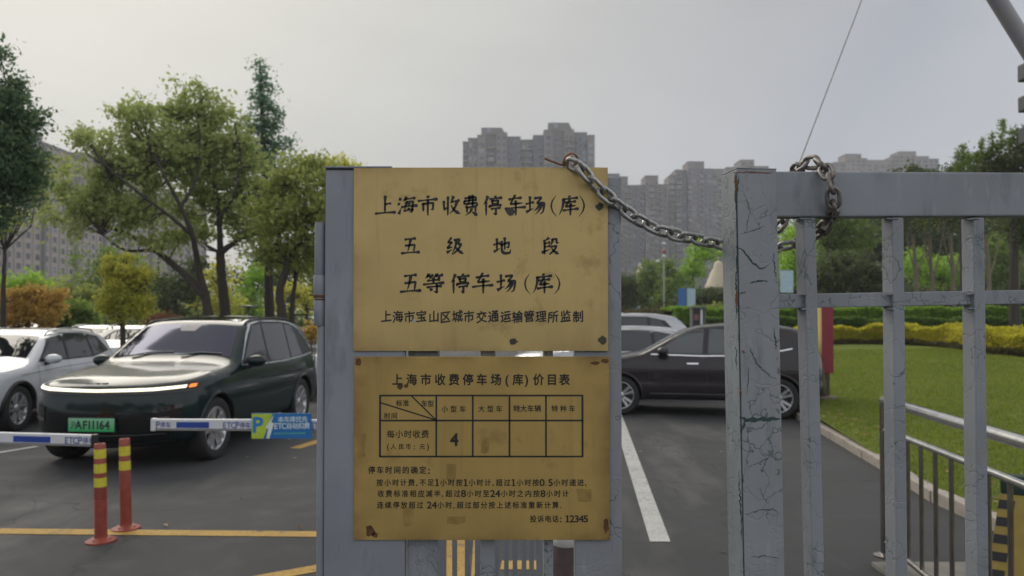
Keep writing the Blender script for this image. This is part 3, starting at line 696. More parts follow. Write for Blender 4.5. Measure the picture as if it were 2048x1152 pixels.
def lay_chain(path, m, pitch=0.0355, roll0=0.0, start=0):
    P = cr_spline(path); k = 0; acc = 0; nodes = [P[0]]
    for i in range(1, len(P)):
        seg = (P[i] - P[i - 1]).length
        while acc + seg >= pitch:
            t = (pitch - acc) / seg; nodes.append(P[i - 1].lerp(P[i], t)); acc -= pitch
        acc += seg
    for i in range(len(nodes) - 1):
        a, b = nodes[i], nodes[i + 1]; d = (b - a).normalized()
        ref = Vector((0, -1, 0)); ref = ref - d * ref.dot(d)
        if ref.length < 0.25: ref = Vector((1, 0, 0.3)); ref = ref - d * ref.dot(d)
        ref.normalize(); o_ = d.cross(ref)
        ang = R(28 if (i + start) % 2 else 118) + R(random.uniform(-9, 9)) + roll0
        y = o_ * math.cos(ang) + ref * math.sin(ang); z = d.cross(y)
        M = Matrix((d, y, z)).transposed().to_4x4(); M.translation = (a + b) / 2 - chain.location
        o = bpy.data.objects.new('link', m); link(o, chain); o.matrix_local = M
    return len(nodes) - 1
A_ = [at(1138, 326, 1.738), at(1160, 333, 1.722), at(1192, 372, 1.728), at(1222, 398, 1.735), at(1262, 430, 1.76), at(1310, 457, 1.79), at(1362, 472, 1.82), at(1410, 482, 1.85), at(1450, 491, 1.88),
      at(1500, 497, 1.90), at(1555, 494, 1.90), at(1598, 487, 1.90)]
n1 = lay_chain(A_, lm1)
B_ = [at(1590, 488, 1.90), at(1622, 478, 1.89), at(1647, 458, 1.87), at(1662, 432, 1.80), at(1668, 405, 1.742), at(1664, 372, 1.742), at(1655, 345, 1.752), at(1640, 326, 1.79), at(1612, 326, 1.83), at(1590, 345, 1.90), at(1585, 385, 1.94), at(1575, 430, 1.95), at(1545, 470, 1.94)]
lay_chain(B_, lm2, start=n1, roll0=R(10))
# tie wire that holds the first link to the leaf
wire = thing('tie_wire', 'twisted rusty wire tying the chain to the top of the plates', 'wire', at(1140, 330, 1.745))
def wl(pts): return [p - wire.location for p in cr_spline(pts, 8)]
RW = plain('rusty_wire', (0.24, 0.12, 0.075), 0.7, 0.4, scale=80, var=.4); GW = plain('bare_wire', (0.42, 0.37, 0.33), 0.4, 0.8, scale=60, var=.3)
MB().tube(wl([at(1089, 317, 1.735), at(1105, 323, 1.737), at(1122, 329, 1.74), at(1135, 331, 1.745)]), 0.0026, 8).build('wire_end', RW, wire, True)
MB().tube(wl([at(1126, 331, 1.745), at(1130, 316, 1.743), at(1141, 308, 1.745), at(1152, 313, 1.752), at(1153, 325, 1.757), at(1140, 333, 1.757)]), 0.0038, 8).build('wire_loop', RW, wire, True)
MB().tube(wl([at(1128, 334, 1.757), at(1134, 318, 1.736), at(1145, 312, 1.733), at(1150, 322, 1.738), at(1144, 336, 1.757)]), 0.003, 8).build('wire_loop', GW, wire, True)
# ---------------------------------------------------------------- cars
def smooth_fn(pts, sig, lo, hi, n=600):
    xs = np.linspace(lo, hi, n); ys = np.interp(xs, [p[0] for p in pts], [p[1] for p in pts])
    dx = xs[1] - xs[0]; r = max(1, int(3 * sig / dx)); k = np.exp(-0.5 * (np.arange(-r, r + 1) * dx / sig) ** 2); k /= k.sum()
    yp = np.concatenate([np.full(r, ys[0]), ys, np.full(r, ys[-1])]); ys = np.convolve(yp, k, 'valid')
    return lambda x: np.interp(x, xs, ys)
class Car:
    """body shape given by side profile, plan and section; local axes: nose towards -Y, length L, wheels on z=0"""
    def __init__(c, p):
        c.p = p; L_, c.Wh = p['L'], p['W'] / 2; c.L = L_
        c.T = smooth_fn(p['top'], p.get('sig', .055), -0.5, L_ + .5)
        c.N = smooth_fn(p['nose'], .04, 0, 2); c.B = smooth_fn(p['tail'], .04, 0, 2)
        c.Sec = smooth_fn(p['sec'], .035, 0, 2); c.plan = smooth_fn(p['plan'], .12, -.5, L_ + .5)
        c.bot = smooth_fn(p['bot'], .05, -.5, L_ + .5); c.Rn, c.Rt = p.get('Rn', .62), p.get('Rt', .5); c.hr = p.get('hr', .15)
    def w(c, u, z):
        u, z = np.asarray(u, float), np.asarray(z, float); T = c.T(u)
        base = c.Wh * c.plan(u) * c.Sec(z)
        q = np.clip((z - (T - c.hr)) / c.hr, 0, 1); top = (1 - q ** 3.0) ** (1 / 3.0)
        d1 = np.clip((u - c.N(z)) / c.Rn, 0, 1); d2 = np.clip((c.L - c.B(z) - u) / c.Rt, 0, 1)
        pn = np.maximum(0, 1 - (1 - d1) ** 2.7) ** (1 / 2.7); pt = np.maximum(0, 1 - (1 - d2) ** 3.2) ** (1 / 3.2)
        o_ = base * top * pn * pt
        bz = np.clip((z - c.bot(u)) / .09, 0, 1); o_ = o_ * (1 - (1 - bz) ** 2.5) ** (1 / 2.5)
        return np.where((z > T) | (z < c.bot(u)), 0, o_)
    def inside(c, u, v, z): return np.abs(v) < c.w(u, z) - 1e-5
    def loc(c, u, v, z): return (v, u - c.L / 2, z)
    def mesh(c, nl=120, na=88, nc=22):
        a0 = c.p.get('anc', .75); zc = .62; sp = []
        for i in range(nc): sp.append((a0, math.pi / 2 * (1 - i / (nc - 1)) ** 1.0 * 0.999))
        us = [a0 + (c.L - 2 * a0) * i / nl for i in range(1, nl)]
        sp += [(u, 0.0) for u in us]; sp += [(c.L - a0, -math.pi / 2 * i / (nc - 1) * .999) for i in range(nc)]
        U = np.array([s_[0] for s_ in sp])[:, None]; B_ = np.array([s_[1] for s_ in sp])[:, None]
        A_ = (2 * np.pi * np.arange(na) / na)[None, :]
        du = -np.sin(B_) + 0 * A_; dv = np.cos(B_) * np.cos(A_); dz = np.cos(B_) * np.sin(A_)
        lo = np.zeros_like(dv); hi = np.full_like(dv, 2.5)
        for _ in range(26):
            m = (lo + hi) / 2; ins = c.inside(U + du * m, dv * m, zc + dz * m); lo = np.where(ins, m, lo); hi = np.where(ins, hi, m)
        P = np.stack([dv * lo, U + du * lo - c.L / 2, zc + dz * lo], -1); n, k = P.shape[:2]
        V = P.reshape(-1, 3); fs = []
        for i in range(n - 1):
            for j in range(k): fs.append((i * k + j, i * k + (j + 1) % k, (i + 1) * k + (j + 1) % k, (i + 1) * k + j))
        me = bpy.data.meshes.new('body'); me.from_pydata([tuple(v) for v in V], [], fs + [tuple(range(k - 1, -1, -1)), tuple((n - 1) * k + j for j in range(k))])
        bm = bmesh.new(); bm.from_mesh(me); bmesh.ops.remove_doubles(bm, verts=bm.verts, dist=2e-4); bmesh.ops.recalc_face_normals(bm, faces=bm.faces); bm.to_mesh(me); bm.free()
        return me
    # patches pressed onto the body
    def side(c, bottom, top, sgn=1, off=.004, n=14, m=6):
        Bp, Tp = smoothpts(bottom, n), smoothpts(top, n) ; G = []
        for j in range(m):
            t = j / (m - 1); r = []
            for a, b in zip(Bp, Tp):
                u, z = a * (1 - t) + b * t; r.append(c.loc(u, sgn * (float(c.w(u, z)) + off), z))
            G.append(r)
        mb = MB(); mb.grid(G if sgn > 0 else G[::-1]); return mb
    def side_line(c, pts, wd, sgn=1, off=.004, n=40, closed=False):
        Q = smoothpts(pts, n); A, B_ = [], []
        for i, (u, z) in enumerate(Q):
            a, b = Q[max(0, i - 1)], Q[min(n - 1, i + 1)]; d = b - a; l = np.linalg.norm(d) or 1; nx, nz = -d[1] / l * wd / 2, d[0] / l * wd / 2
            for Lst, s_ in ((A, 1), (B_, -1)):
                uu, zz = u + s_ * nx, z + s_ * nz; Lst.append(c.loc(uu, sgn * (float(c.w(uu, zz)) + off), zz))
        mb = MB(); mb.grid([A, B_] if sgn < 0 else [B_, A]); return mb
    def ztop(c, u, v):
        lo, hi = .6, 2.2
        for _ in range(26):
            m = (lo + hi) / 2
            if abs(v) < float(c.w(u, m)) : lo = m
            else: hi = m
        return lo
    def over(c, left, right, n=12, m=14, off=.005):      # left/right: lists of (u, v)
        A, B_ = smoothpts(left, n), smoothpts(right, n); G = []
        for a, b in zip(A, B_):
            r = []
            for j in range(m):
                t = j / (m - 1); u, v = a * (1 - t) + b * t; r.append(c.loc(u, v, c.ztop(u, v) + off))
            G.append(r)
        return MB().grid(G)
    def ufront(c, v, z, rear=False):
        lo, hi = (1.4, -.3) if not rear else (c.L - 1.4, c.L + .3)
        for _ in range(26):
            m = (lo + hi) / 2
            if abs(v) < float(c.w(m, z)): lo = m
            else: hi = m
        return lo
    def front(c, low, high, n=24, m=5, off=.006, rear=False):     # lists of (v, z)
        A, B_ = smoothpts(low, n), smoothpts(high, n); G = []
        for j in range(m):
            t = j / (m - 1); r = []
            for a, b in zip(A, B_):
                v, z = a * (1 - t) + b * t; u = c.ufront(v, z, rear); r.append(c.loc(u + (off if rear else -off), v, z))
            G.append(r)
        return MB().grid(G if not rear else G[::-1])

def wheel_meshes(r, wd, m_rim, nsp=5, double=True, rr=.70):
    t = MB(); h = wd / 2
    prof = [(r * rr, -h * .8), (r * .9, -h), (r * .975, -h * .86), (r, -h * .6), (r, h * .6), (r * .975, h * .86), (r * .9, h), (r * rr, h * .8)]
    t.lathe([(a, b) for a, b in prof], n=40, axis='x', cap=False)
    tyre = t.mesh('tyre', RUBBER, True)
    b = MB(); b.lathe([(r * rr, h * .8), (r * rr * .93, h * .55), (r * rr * .91, -h * .3)], n=40, axis='x', cap=False)
    b.lathe([(r * rr * .93, h * .62), (r * rr * .97, h * .84), (r * rr * 1.0, h * .74)], n=40, axis='x', cap=False)
    rim = b.mesh('rim', m_rim, True)
    d = MB().lathe([(r * rr * .9, 0), (r * rr * .9, .004)], n=32, axis='x').mesh('brake_shadow', BLACKP)  # black disc behind the spokes stands in for shade inside the wheel
    hub = MB().lathe([(.075, h * .3), (.07, h * .62), (.03, h * .68)], n=20, axis='x').mesh('hub', m_rim, True)
    s = MB(); R0, R1 = .05, r * rr * .95
    for a0 in ((-.12, .12) if double else (0,)):
        y0, y1 = a0 * .35, a0 * .95 if double else 0
        w0, w1 = (.022, .034) if double else (.03, .045)
        x0, x1 = h * .58, h * .76
        s.hexa([(x0 - .025, y0 * r - w0, R0), (x0 - .025, y0 * r + w0, R0), (x0, y0 * r + w0 * .8, R0), (x0, y0 * r - w0 * .8, R0),
                (x1 - .03, y1 * r * 1.3 - w1, R1), (x1 - .03, y1 * r * 1.3 + w1, R1), (x1, y1 * r * 1.3 + w1 * .7, R1), (x1, y1 * r * 1.3 - w1 * .7, R1)])
    return tyre, rim, d, hub, s.mesh('spoke', m_rim), nsp
def add_wheel(parent, x, y, r, wm, sgn, steer=0.0):
    tyre, rim, d, hub, spk, nsp = wm
    w_ = bpy.data.objects.new('wheel', tyre); link(w_, parent); w_.location = (x, y, r); w_.rotation_euler = (0, 0, (0 if sgn > 0 else math.pi) + steer)
    for nm_, me in (('rim', rim), ('wheel_shade_disc', d), ('hub', hub)):
        o = bpy.data.objects.new(nm_, me); link(o, w_)
    for k in range(nsp):
        o = bpy.data.objects.new('spoke', spk); link(o, w_); o.rotation_euler = (2 * math.pi * (k + .15) / nsp, 0, 0)
ARCH = plain('wheel_well', (0.012, 0.012, 0.013), .9)
def build_car(name, label, cat, p, loc, rz, paint, detail=2, group=None):
    c = Car(p); t = thing(name, label, cat, loc, rz, group)
    me = c.mesh(*( (150, 96, 24) if detail == 2 else (60, 44, 12)))
    r = p['r']; uf, ur = p['axles']; W = p['W']
    me.materials.append(paint); me.materials.append(ARCH)
    body = bpy.data.objects.new('body', me); link(body)
    cm_ = MB()
    for u in (uf, ur): cm_.lathe([(r * 1.13, -W), (r * 1.13, W)], (0, u - c.L / 2, r * 1.02), 40, 'x')
    cut = cm_.build('cut', ARCH, recalc=True)
    # keep a solid spine between the wheels: cut only the outer 0.3 m on each side
    cm2 = MB()
    for u in (uf, ur):
        for sg in (-1, 1):
            a, b = sorted((sg * (W / 2 - .32), sg * (W / 2 + .2))); cm2.lathe([(r * 1.13, a), (r * 1.13, b)], (0, u - c.L / 2, r * 1.02), 44, 'x')
    bpy.data.objects.remove(cut); cut = cm2.build('cut', ARCH, recalc=True)
    md = body.modifiers.new('b', 'BOOLEAN'); md.operation = 'DIFFERENCE'; md.object = cut; md.solver = 'EXACT'
    try: md.material_mode = 'TRANSFER'
    except Exception: pass
    bpy.context.view_layer.update()
    me2 = bpy.data.meshes.new_from_object(body.evaluated_get(bpy.context.evaluated_depsgraph_get()))
    body.modifiers.clear(); body.data = me2; me2.name = 'body'; bpy.data.objects.remove(cut)
    me2.polygons.foreach_set('use_smooth', [True] * len(me2.polygons))
    try: me2.set_sharp_from_angle(angle=R(42))
    except Exception: pass
    body.parent = t
    wm = wheel_meshes(r, .235, p.get('rim', CHROME), p.get('nsp', 5), p.get('dbl', True))
    for u in (uf, ur):
        for sg in (-1, 1):
            add_wheel(t, sg * (W / 2 - .13), u - c.L / 2, r, wm, sg, p.get('steer', 0) if u == uf else 0)
    # side glass, pillars, trims
    gm = p.get('glass')
    for sg in (-1, 1):
        for bt, tp in p['wins']: c.side(bt, tp, sg, .005, 16, 8).build('side_window', p.get('sglass', gm), t, True)
        if 'dlo' in p: c.side(p['dlo'][0], p['dlo'][1], sg, .003, 40, 8).build('window_surround', BLACKP, t, True)
        if 'trim' in p: c.side_line(p['trim'], .022, sg, .007, 90).build('chrome_trim', p.get('trim_m', CHROME), t, True)
        if detail == 2:
            for sm in p.get('seams', []): c.side_line(sm, .007, sg, .0015, 40).build('door_seam', BLACKP, t)
            for (u, z) in p.get('handles', []):
                hnd = c.side([(u - .10, z - .013), (u + .10, z - .013)], [(u - .10, z + .013), (u + .10, z + .013)], sg, .018, 6, 3); hnd.build('door_handle', p.get('handle_m', paint), t, True)
        if 'clad' in p:
            for bt, tp in p['clad']: c.side(bt, tp, sg, .006, 40, 4).build('sill_cladding', BLACKP, t, True)
        # mirror
        if 'mirror' in p:
            u, z = p['mirror']; v = float(c.w(u, z)); mb = MB()
            M = Matrix.Translation(c.loc(u, sg * (v + .13), z + .06)); bm = bmesh.new(); bmesh.ops.create_uvsphere(bm, u_segments=20, v_segments=12, radius=1)
            vs = [M @ Vector((q.co.x * .13, q.co.y * .085 + (0.02 if q.co.y > 0 else 0), q.co.z * .078)) for q in bm.verts]; bm.verts.index_update()
            mb.add(vs, [[x.index for x in f.verts] for f in bm.faces]); bm.free(); mo = mb.build('mirror', p.get('mirror_m', paint), t, True)
            MB().tube([c.loc(u, sg * (v - .02), z - .03), c.loc(u, sg * (v + .09), z + .0)], [.03, .022], 8).build('mirror_arm', BLACKP, mo, True)
        if 'rail' in p:
            pts = [c.loc(u, sg * vv, c.ztop(u, vv) + h_) for u, vv, h_ in p['rail']]
            MB().tube(cr_spline(pts, 6), .016, 8).build('roof_rail', p.get('rail_m', CHROME), t, True)
        MB().add([c.loc(uf, 0, 0)] * 0, []) 
        for u in (uf, ur):      # arch lip
            pts = []
            for k in range(25):
                q = R(-12) + R(204) * k / 24; uu, zz = u - math.cos(q) * r * 1.14, r * 1.02 + math.sin(q) * r * 1.14
                pts.append(c.loc(uu, sg * (float(c.w(uu, max(zz, .26))) + .004), max(zz, .2)))
            MB().tube(pts, p.get('lip', .016), 6).build('arch_lip', p.get('lip_m', paint), t, True)
    if 'ws' in p: c.over(*p['ws'], off=.006).build('windscreen', gm, t, True)
    if 'rw' in p: c.over(*p['rw'], off=.006).build('rear_window', gm, t, True)
    if 'sunroof' in p: c.over(*p['sunroof'], off=.005).build('glass_roof', p.get('roofglass', gm), t, True)
    return c, t

DKGREEN = m_car('dark_green_paint', (0.006, 0.017, 0.018), .0, .35, .6, .1)
WHITEP = m_car('white_car_paint', (0.60, 0.62, 0.65), 0, .3)
BROWNP = m_car('dark_aubergine_paint', (0.026, 0.020, 0.024), .0, .4, .6, .12)
SILVERP = m_car('silver_paint', (0.42, 0.43, 0.45), .5, .35)
GREYP = m_car('grey_car_paint', (0.12, 0.125, 0.14), .4, .35)
WSG = m_glass('reflective_windscreen', (0.075, 0.078, 0.115), .75, .05)
SDG = m_glass('tinted_glass', (0.055, 0.06, 0.065), .3, .04)
DKG = m_glass('dark_glass', (0.012, 0.014, 0.016), 0, .03)
ALLOY = plain('machined_alloy', (0.55, 0.55, 0.57), .3, .8)
ALLOYD = plain('dark_alloy', (0.20, 0.20, 0.21), .35, .7)

# --- dark green SUV facing the barrier
suv = dict(L=5.03, W=1.99, r=.375, axles=(.93, 3.93),
    top=[(-.5, .80), (0, .90), (.10, .955), (.35, 1.03), (.9, 1.10), (1.42, 1.145), (1.62, 1.20), (2.30, 1.665), (2.65, 1.735), (3.2, 1.755), (3.9, 1.735), (4.45, 1.66), (4.68, 1.52), (4.92, 1.16), (5.0, 1.02), (5.5, .9)],
    nose=[(0, .22), (.22, .12), (.38, .03), (.55, .0), (.72, .01), (.86, .03), (.93, .06), (1.0, .12), (1.2, .3), (2, .5)],
    tail=[(0, .25), (.3, .06), (.5, .0), (.8, .02), (1.05, .05), (1.3, .1), (2, .3)],
    sec=[(0, .84), (.25, .90), (.38, .965), (.55, .995), (.72, 1.0), (.88, .985), (1.02, .955), (1.12, .925), (1.3, .865), (1.5, .80), (1.66, .745), (1.75, .72), (2, .70)],
    plan=[(-.5, .95), (.3, .975), (1.0, 1.0), (4.2, 1.0), (5.03, .96)], bot=[(-.5, .30), (.3, .24), (1, .22), (4, .24), (5.0, .36)], Rn=.80, Rt=.5, hr=.13, sig=.05,
    glass=WSG, sglass=SDG, rim=ALLOY, steer=R(-2),
    wins=[([(1.82, 1.13), (2.62, 1.10)], [(2.42, 1.60), (2.72, 1.63)]), ([(2.68, 1.095), (3.52, 1.10)], [(2.79, 1.635), (3.62, 1.635)]), ([(3.58, 1.105), (4.42, 1.16)], [(3.68, 1.63), (4.28, 1.50)])],
    dlo=([(1.74, 1.105), (2.6, 1.075), (3.5, 1.075), (4.55, 1.14)], [(2.36, 1.62), (2.8, 1.655), (3.6, 1.655), (4.30, 1.53)]),
    trim=[(1.70, 1.095), (1.95, 1.31), (2.2, 1.51), (2.42, 1.635), (2.75, 1.675), (3.5, 1.675), (3.95, 1.65), (4.25, 1.55), (4.45, 1.38), (4.62, 1.145), (4.0, 1.105), (3.2, 1.075), (2.4, 1.075), (1.72, 1.095)],
    trim_m=plain('satin_trim', (0.55, 0.57, 0.60), .3, .6),
    seams=[[(1.62, .98), (1.62, .60), (1.72, .36)], [(2.66, 1.08), (2.68, .6), (2.66, .34)], [(3.62, 1.08), (3.60, .78), (3.38, .38)], [(1.0, .93), (1.62, 1.02), (4.3, 1.02)]],
    handles=[(2.42, .90), (3.38, .92)], mirror=(1.86, 1.08), mirror_m=DKGREEN, lip=.020,
    clad=[([(1.45, .24), (3.40, .24)], [(1.45, .31), (3.40, .31)])],
    ws=([(1.66, -.80), (2.24, -.66)], [(1.66, .80), (2.24, .66)]), sunroof=([(2.40, -.60), (3.9, -.60)], [(2.40, .60), (3.9, .60)]), roofglass=DKG,
    rail=[(2.35, .69, -.0), (2.5, .69, .02), (3.2, .70, .025), (3.9, .69, .02), (4.2, .67, 0)], rail_m=BLACKP)
SUV_LOC = (-4.44, 10.75, 0); SUV_RZ = R(-3.5)
cs, suv_t = build_car('suv', 'dark green SUV with a lit front light strip waiting behind the boom barrier', 'car', suv, SUV_LOC, SUV_RZ, DKGREEN)
LIT = m_emit('warm_white_light_strip', (1.0, 0.93, 0.70), 1.1)
AMB = m_emit('amber_indicator', (1.0, 0.22, 0.03), .9)
cs.front([(-.90, .915), (-.6, .895), (0, .885), (.6, .895), (.86, .915)], [(-.90, .945), (-.6, .927), (0, .915), (.6, .927), (.86, .945)], 60, 3, .016).build('light_strip', LIT, suv_t, True)
cs.front([(-.93, .87), (-.5, .855), (0, .850), (.5, .855), (.93, .87)], [(-.93, .905), (-.5, .890), (0, .882), (.5, .890), (.93, .905)], 60, 3, .007).build('strip_recess', BLACKP, suv_t, True)
cs.front([(.875, .912), (.915, .918)], [(.875, .948), (.915, .952)], 8, 3, .012).build('indicator', AMB, suv_t, True)
cs.front([(-.75, .36), (0, .33), (.75, .36)], [(-.78, .66), (0, .66), (.78, .66)], 40, 8, .004).build('intake_panel', m_glass('gloss_black_panel', (.008, .009, .01), 0, .1), suv_t, True)
cs.front([(-.80, .245), (0, .235), (.80, .245)], [(-.76, .34), (0, .31), (.76, .34)], 40, 4, .007).build('lower_grille', BLACKP, suv_t, True)
cs.front([(-.72, .415), (0, .405), (.72, .415)], [(-.72, .423), (0, .413), (.72, .423)], 40, 2, .012).build('intake_trim', CHROME, suv_t, True)
cs.front([(-.62, .245), (0, .232), (.62, .245)], [(-.62, .253), (0, .240), (.62, .253)], 40, 2, .016).build('skid_trim', plain('dull_trim', (.2, .2, .2), .4, .6), suv_t, True)
for s_ in (-1, 1):
    cs.front(sorted([(s_ * .62, .50), (s_ * .84, .52)]), sorted([(s_ * .62, .72), (s_ * .86, .74)]), 10, 6, .008).build('headlamp', m_glass('headlamp_glass', (.02, .02, .022), .2, .03), suv_t, True)
    cs.front(sorted([(s_ * .63, .56), (s_ * .76, .57)]), sorted([(s_ * .63, .60), (s_ * .76, .61)]), 8, 3, .012).build('headlamp_lens', plain('lamp_lens', (.16, .13, .14), .15, .3), suv_t, True)
# hood badge and windscreen camera housing, wipers
zb = cs.ztop(.17, 0)
for x in (-.045, .035): MB().box(cs.loc(.16, x, cs.ztop(.16, x) + .006), (.05 if x < 0 else .07, .022, .006), bev=.002).build('badge', plain('badge_white', (.5, .5, .5), .3), suv_t)
cs.over([(2.10, -.10), (2.22, -.15)], [(2.10, .10), (2.22, .15)], 6, 6, .009).build('camera_housing', plain('grey_housing', (.23, .22, .22), .3), suv_t, True)
for x0, x1 in ((-.62, .02), (.05, .66)):
    MB().tube([cs.loc(1.62, x0 + .1, cs.ztop(1.62, x0 + .1) + .02), cs.loc(1.68, (x0 + x1) / 2, cs.ztop(1.68, (x0 + x1) / 2) + .02), cs.loc(1.69, x1, cs.ztop(1.69, x1) + .02)], .008, 6).build('wiper', BLACKP, suv_t)
MB().tube([cs.loc(4.0, 0, cs.ztop(4.0, 0)), cs.loc(4.1, 0, cs.ztop(4.1, 0) + .05), cs.loc(4.2, 0, cs.ztop(4.2, 0) + .03)], [.03, .02, .01], 8).build('roof_antenna', BLACKP, suv_t)
# side camera and number plate
PLG = MT('green_plate', .35); gx = PLG.n('ShaderNodeSeparateXYZ'); PLG.l(PLG.tc.outputs['Generated'], gx.inputs[0])
PLG.color(PLG.ramp(gx.outputs[2], [(0.0, (0.02, 0.40, 0.12)), (1.0, (0.26, 0.55, 0.36))]))
def number_plate(c, t, z, v0=0.0, wd=.48, h=.14, txt='沪AF11164', u=None):
    u = c.ufront(v0, z) - .03 if u is None else u
    MB().box(c.loc(u + .01, v0, z), (wd + .02, .02, h + .02), bev=.004).build('plate_frame', BLACKP, t)
    MB().box(c.loc(u - .002, v0, z), (wd, .004, h), bev=.001).build('number_plate', PLG.m, t)
    f_ = Face(c.loc(u - .0055, v0, z), (1, 0, 0), (0, 0, 1))
    xs = [-.205, -.145, -.068, -.020, .025, .072, .120, .180]
    for ch, x in zip(txt, xs): f_.put(ch, x, 0, .088, .9 if ch != '沪' else .6, off=.03 if ch != '沪' else .01)
    f_.mb.build('plate_lettering', INK, t)
number_plate(cs, suv_t, .535, .0, .52, .145)

# --- white SUV beside it
white = dict(L=4.42, W=1.84, r=.345, axles=(.86, 3.49),
    top=[(-.5, .70), (0, .80), (.08, .88), (.3, .955), (.9, 1.02), (1.15, 1.05), (1.30, 1.10), (1.95, 1.46), (2.25, 1.53), (2.8, 1.555), (3.5, 1.52), (3.9, 1.44), (4.15, 1.15), (4.38, .98), (5, .8)],
    nose=[(0, .2), (.25, .07), (.45, .0), (.7, .02), (.85, .06), (1.0, .16), (2, .5)], tail=[(0, .25), (.3, .06), (.5, .0), (.9, .05), (1.3, .12), (2, .3)],
    sec=[(0, .86), (.25, .93), (.38, .975), (.55, 1.0), (.7, .995), (.86, .98), (.98, .94), (1.1, .90), (1.3, .83), (1.5, .755), (2, .70)],
    plan=[(-.5, .94), (.3, .97), (1.0, 1.0), (3.6, 1.0), (4.42, .94)], bot=[(-.5, .30), (.3, .22), (4, .24), (4.4, .36)], Rn=.7, Rt=.5, hr=.13,
    glass=DKG, sglass=SDG, rim=ALLOY, nsp=5,
    wins=[([(1.50, 1.045), (2.28, 1.04)], [(2.02, 1.40), (2.32, 1.445)]), ([(2.36, 1.04), (3.16, 1.05)], [(2.40, 1.45), (3.10, 1.44)]), ([(3.24, 1.055), (3.78, 1.13)], [(3.18, 1.43), (3.50, 1.37)])],
    dlo=([(1.42, 1.02), (2.3, 1.015), (3.2, 1.025), (3.88, 1.12)], [(1.98, 1.43), (2.4, 1.475), (3.1, 1.465), (3.56, 1.39)]),
    seams=[[(1.38, .96), (1.36, .6), (1.46, .34)], [(2.32, 1.02), (2.34, .6), (2.30, .34)], [(3.2, 1.03), (3.16, .74), (2.98, .38)], [(.9, .84), (2.0, .90), (4.0, .95)]],
    handles=[(2.12, .86), (2.98, .88)], mirror=(1.60, 1.00), lip=.03, lip_m=BLACKP, clad=[([(1.28, .23), (3.05, .23)], [(1.28, .34), (3.05, .34)])],
    ws=([(1.33, -.72), (1.92, -.60)], [(1.33, .72), (1.92, .60)]),
    rail=[(2.0, .63, 0), (2.15, .63, .04), (2.8, .64, .045), (3.5, .62, .04), (3.66, .61, 0)])
cw, wt_ = build_car('parked_car', 'white SUV with roof rails and two-tone alloys half cut off at the left edge', 'car', white, (-8.45, 12.7, 0), R(3.5), WHITEP)

# --- dark aubergine SUV seen from the side
dark = dict(L=4.42, W=1.85, r=.35, axles=(.88, 3.55),
    top=[(-.5, .72), (0, .82), (.08, .90), (.3, .99), (.9, 1.07), (1.18, 1.12), (1.3, 1.16), (1.95, 1.52), (2.25, 1.60), (2.8, 1.645), (3.4, 1.63), (3.9, 1.56), (4.22, 1.26), (4.38, 1.0), (5, .8)],
    nose=[(0, .2), (.25, .07), (.45, .0), (.7, .02), (.85, .06), (1.0, .16), (2, .5)], tail=[(0, .25), (.3, .06), (.5, .0), (.9, .05), (1.3, .12), (2, .3)],
    sec=[(0, .86), (.25, .93), (.38, .975), (.5, 1.0), (.62, .985), (.8, 1.0), (.95, .97), (1.06, .93), (1.2, .88), (1.4, .80), (1.6, .74), (2, .70)],
    plan=[(-.5, .94), (.3, .97), (1.0, 1.0), (3.6, 1.0), (4.42, .94)], bot=[(-.5, .30), (.3, .24), (4, .26), (4.4, .38)], Rn=.7, Rt=.5, hr=.13,
    glass=m_glass('pale_windscreen', (.45, .47, .46), .5, .1), sglass=m_glass('grey_side_glass', (.10, .107, .11), .35, .05), rim=ALLOY, nsp=5,
    wins=[([(1.52, 1.12), (2.30, 1.10)], [(2.02, 1.49), (2.34, 1.53)]), ([(2.40, 1.10), (3.12, 1.12)], [(2.43, 1.535), (3.10, 1.52)]), ([(3.2, 1.14), (3.62, 1.24)], [(3.18, 1.51), (3.46, 1.44)])],
    dlo=([(1.42, 1.10), (2.3, 1.075), (3.2, 1.095), (3.78, 1.23)], [(1.98, 1.52), (2.4, 1.56), (3.1, 1.55), (3.56, 1.46)]),
    trim=[(1.42, 1.085), (2.3, 1.062), (3.2, 1.08), (3.8, 1.20)],
    seams=[[(1.42, 1.02), (1.38, .6), (1.46, .34)], [(2.36, 1.07), (2.38, .6), (2.34, .34)], [(3.2, 1.08), (3.2, .78), (3.0, .38)]],
    handles=[(2.14, .93), (3.0, .95)], handle_m=CHROME, mirror=(1.62, 1.08), lip=.022, lip_m=BROWNP, clad=[([(1.30, .25), (3.12, .25)], [(1.30, .40), (3.12, .40)])],
    ws=([(1.30, -.72), (1.92, -.60)], [(1.30, .72), (1.92, .60)]), rw=([(3.92, -.55), (4.16, -.6)], [(3.92, .55), (4.16, .6)]))
cd, dt_ = build_car('parked_car', 'dark aubergine SUV seen side-on behind the gate post', 'car', dark, (3.42, 13.95, 0), R(-90) + R(-13), BROWNP)
c_ = cd
for sg in (-1, 1):
    c_.side_line([(1.4, .40), (3.05, .40)], .02, sg, .012, 20).build('sill_trim', ALLOYD, dt_, True)
    c_.side([(3.95, .86), (4.30, .88)], [(3.90, 1.06), (4.24, 1.06)], sg, .006, 8, 5).build('tail_lamp', plain('tail_lamp', (.16, .05, .05), .2), dt_, True)
MB().box(c_.loc(4.41, .12, .93), (.16, .008, .04), bev=.003).build('badge', CHROME, dt_)

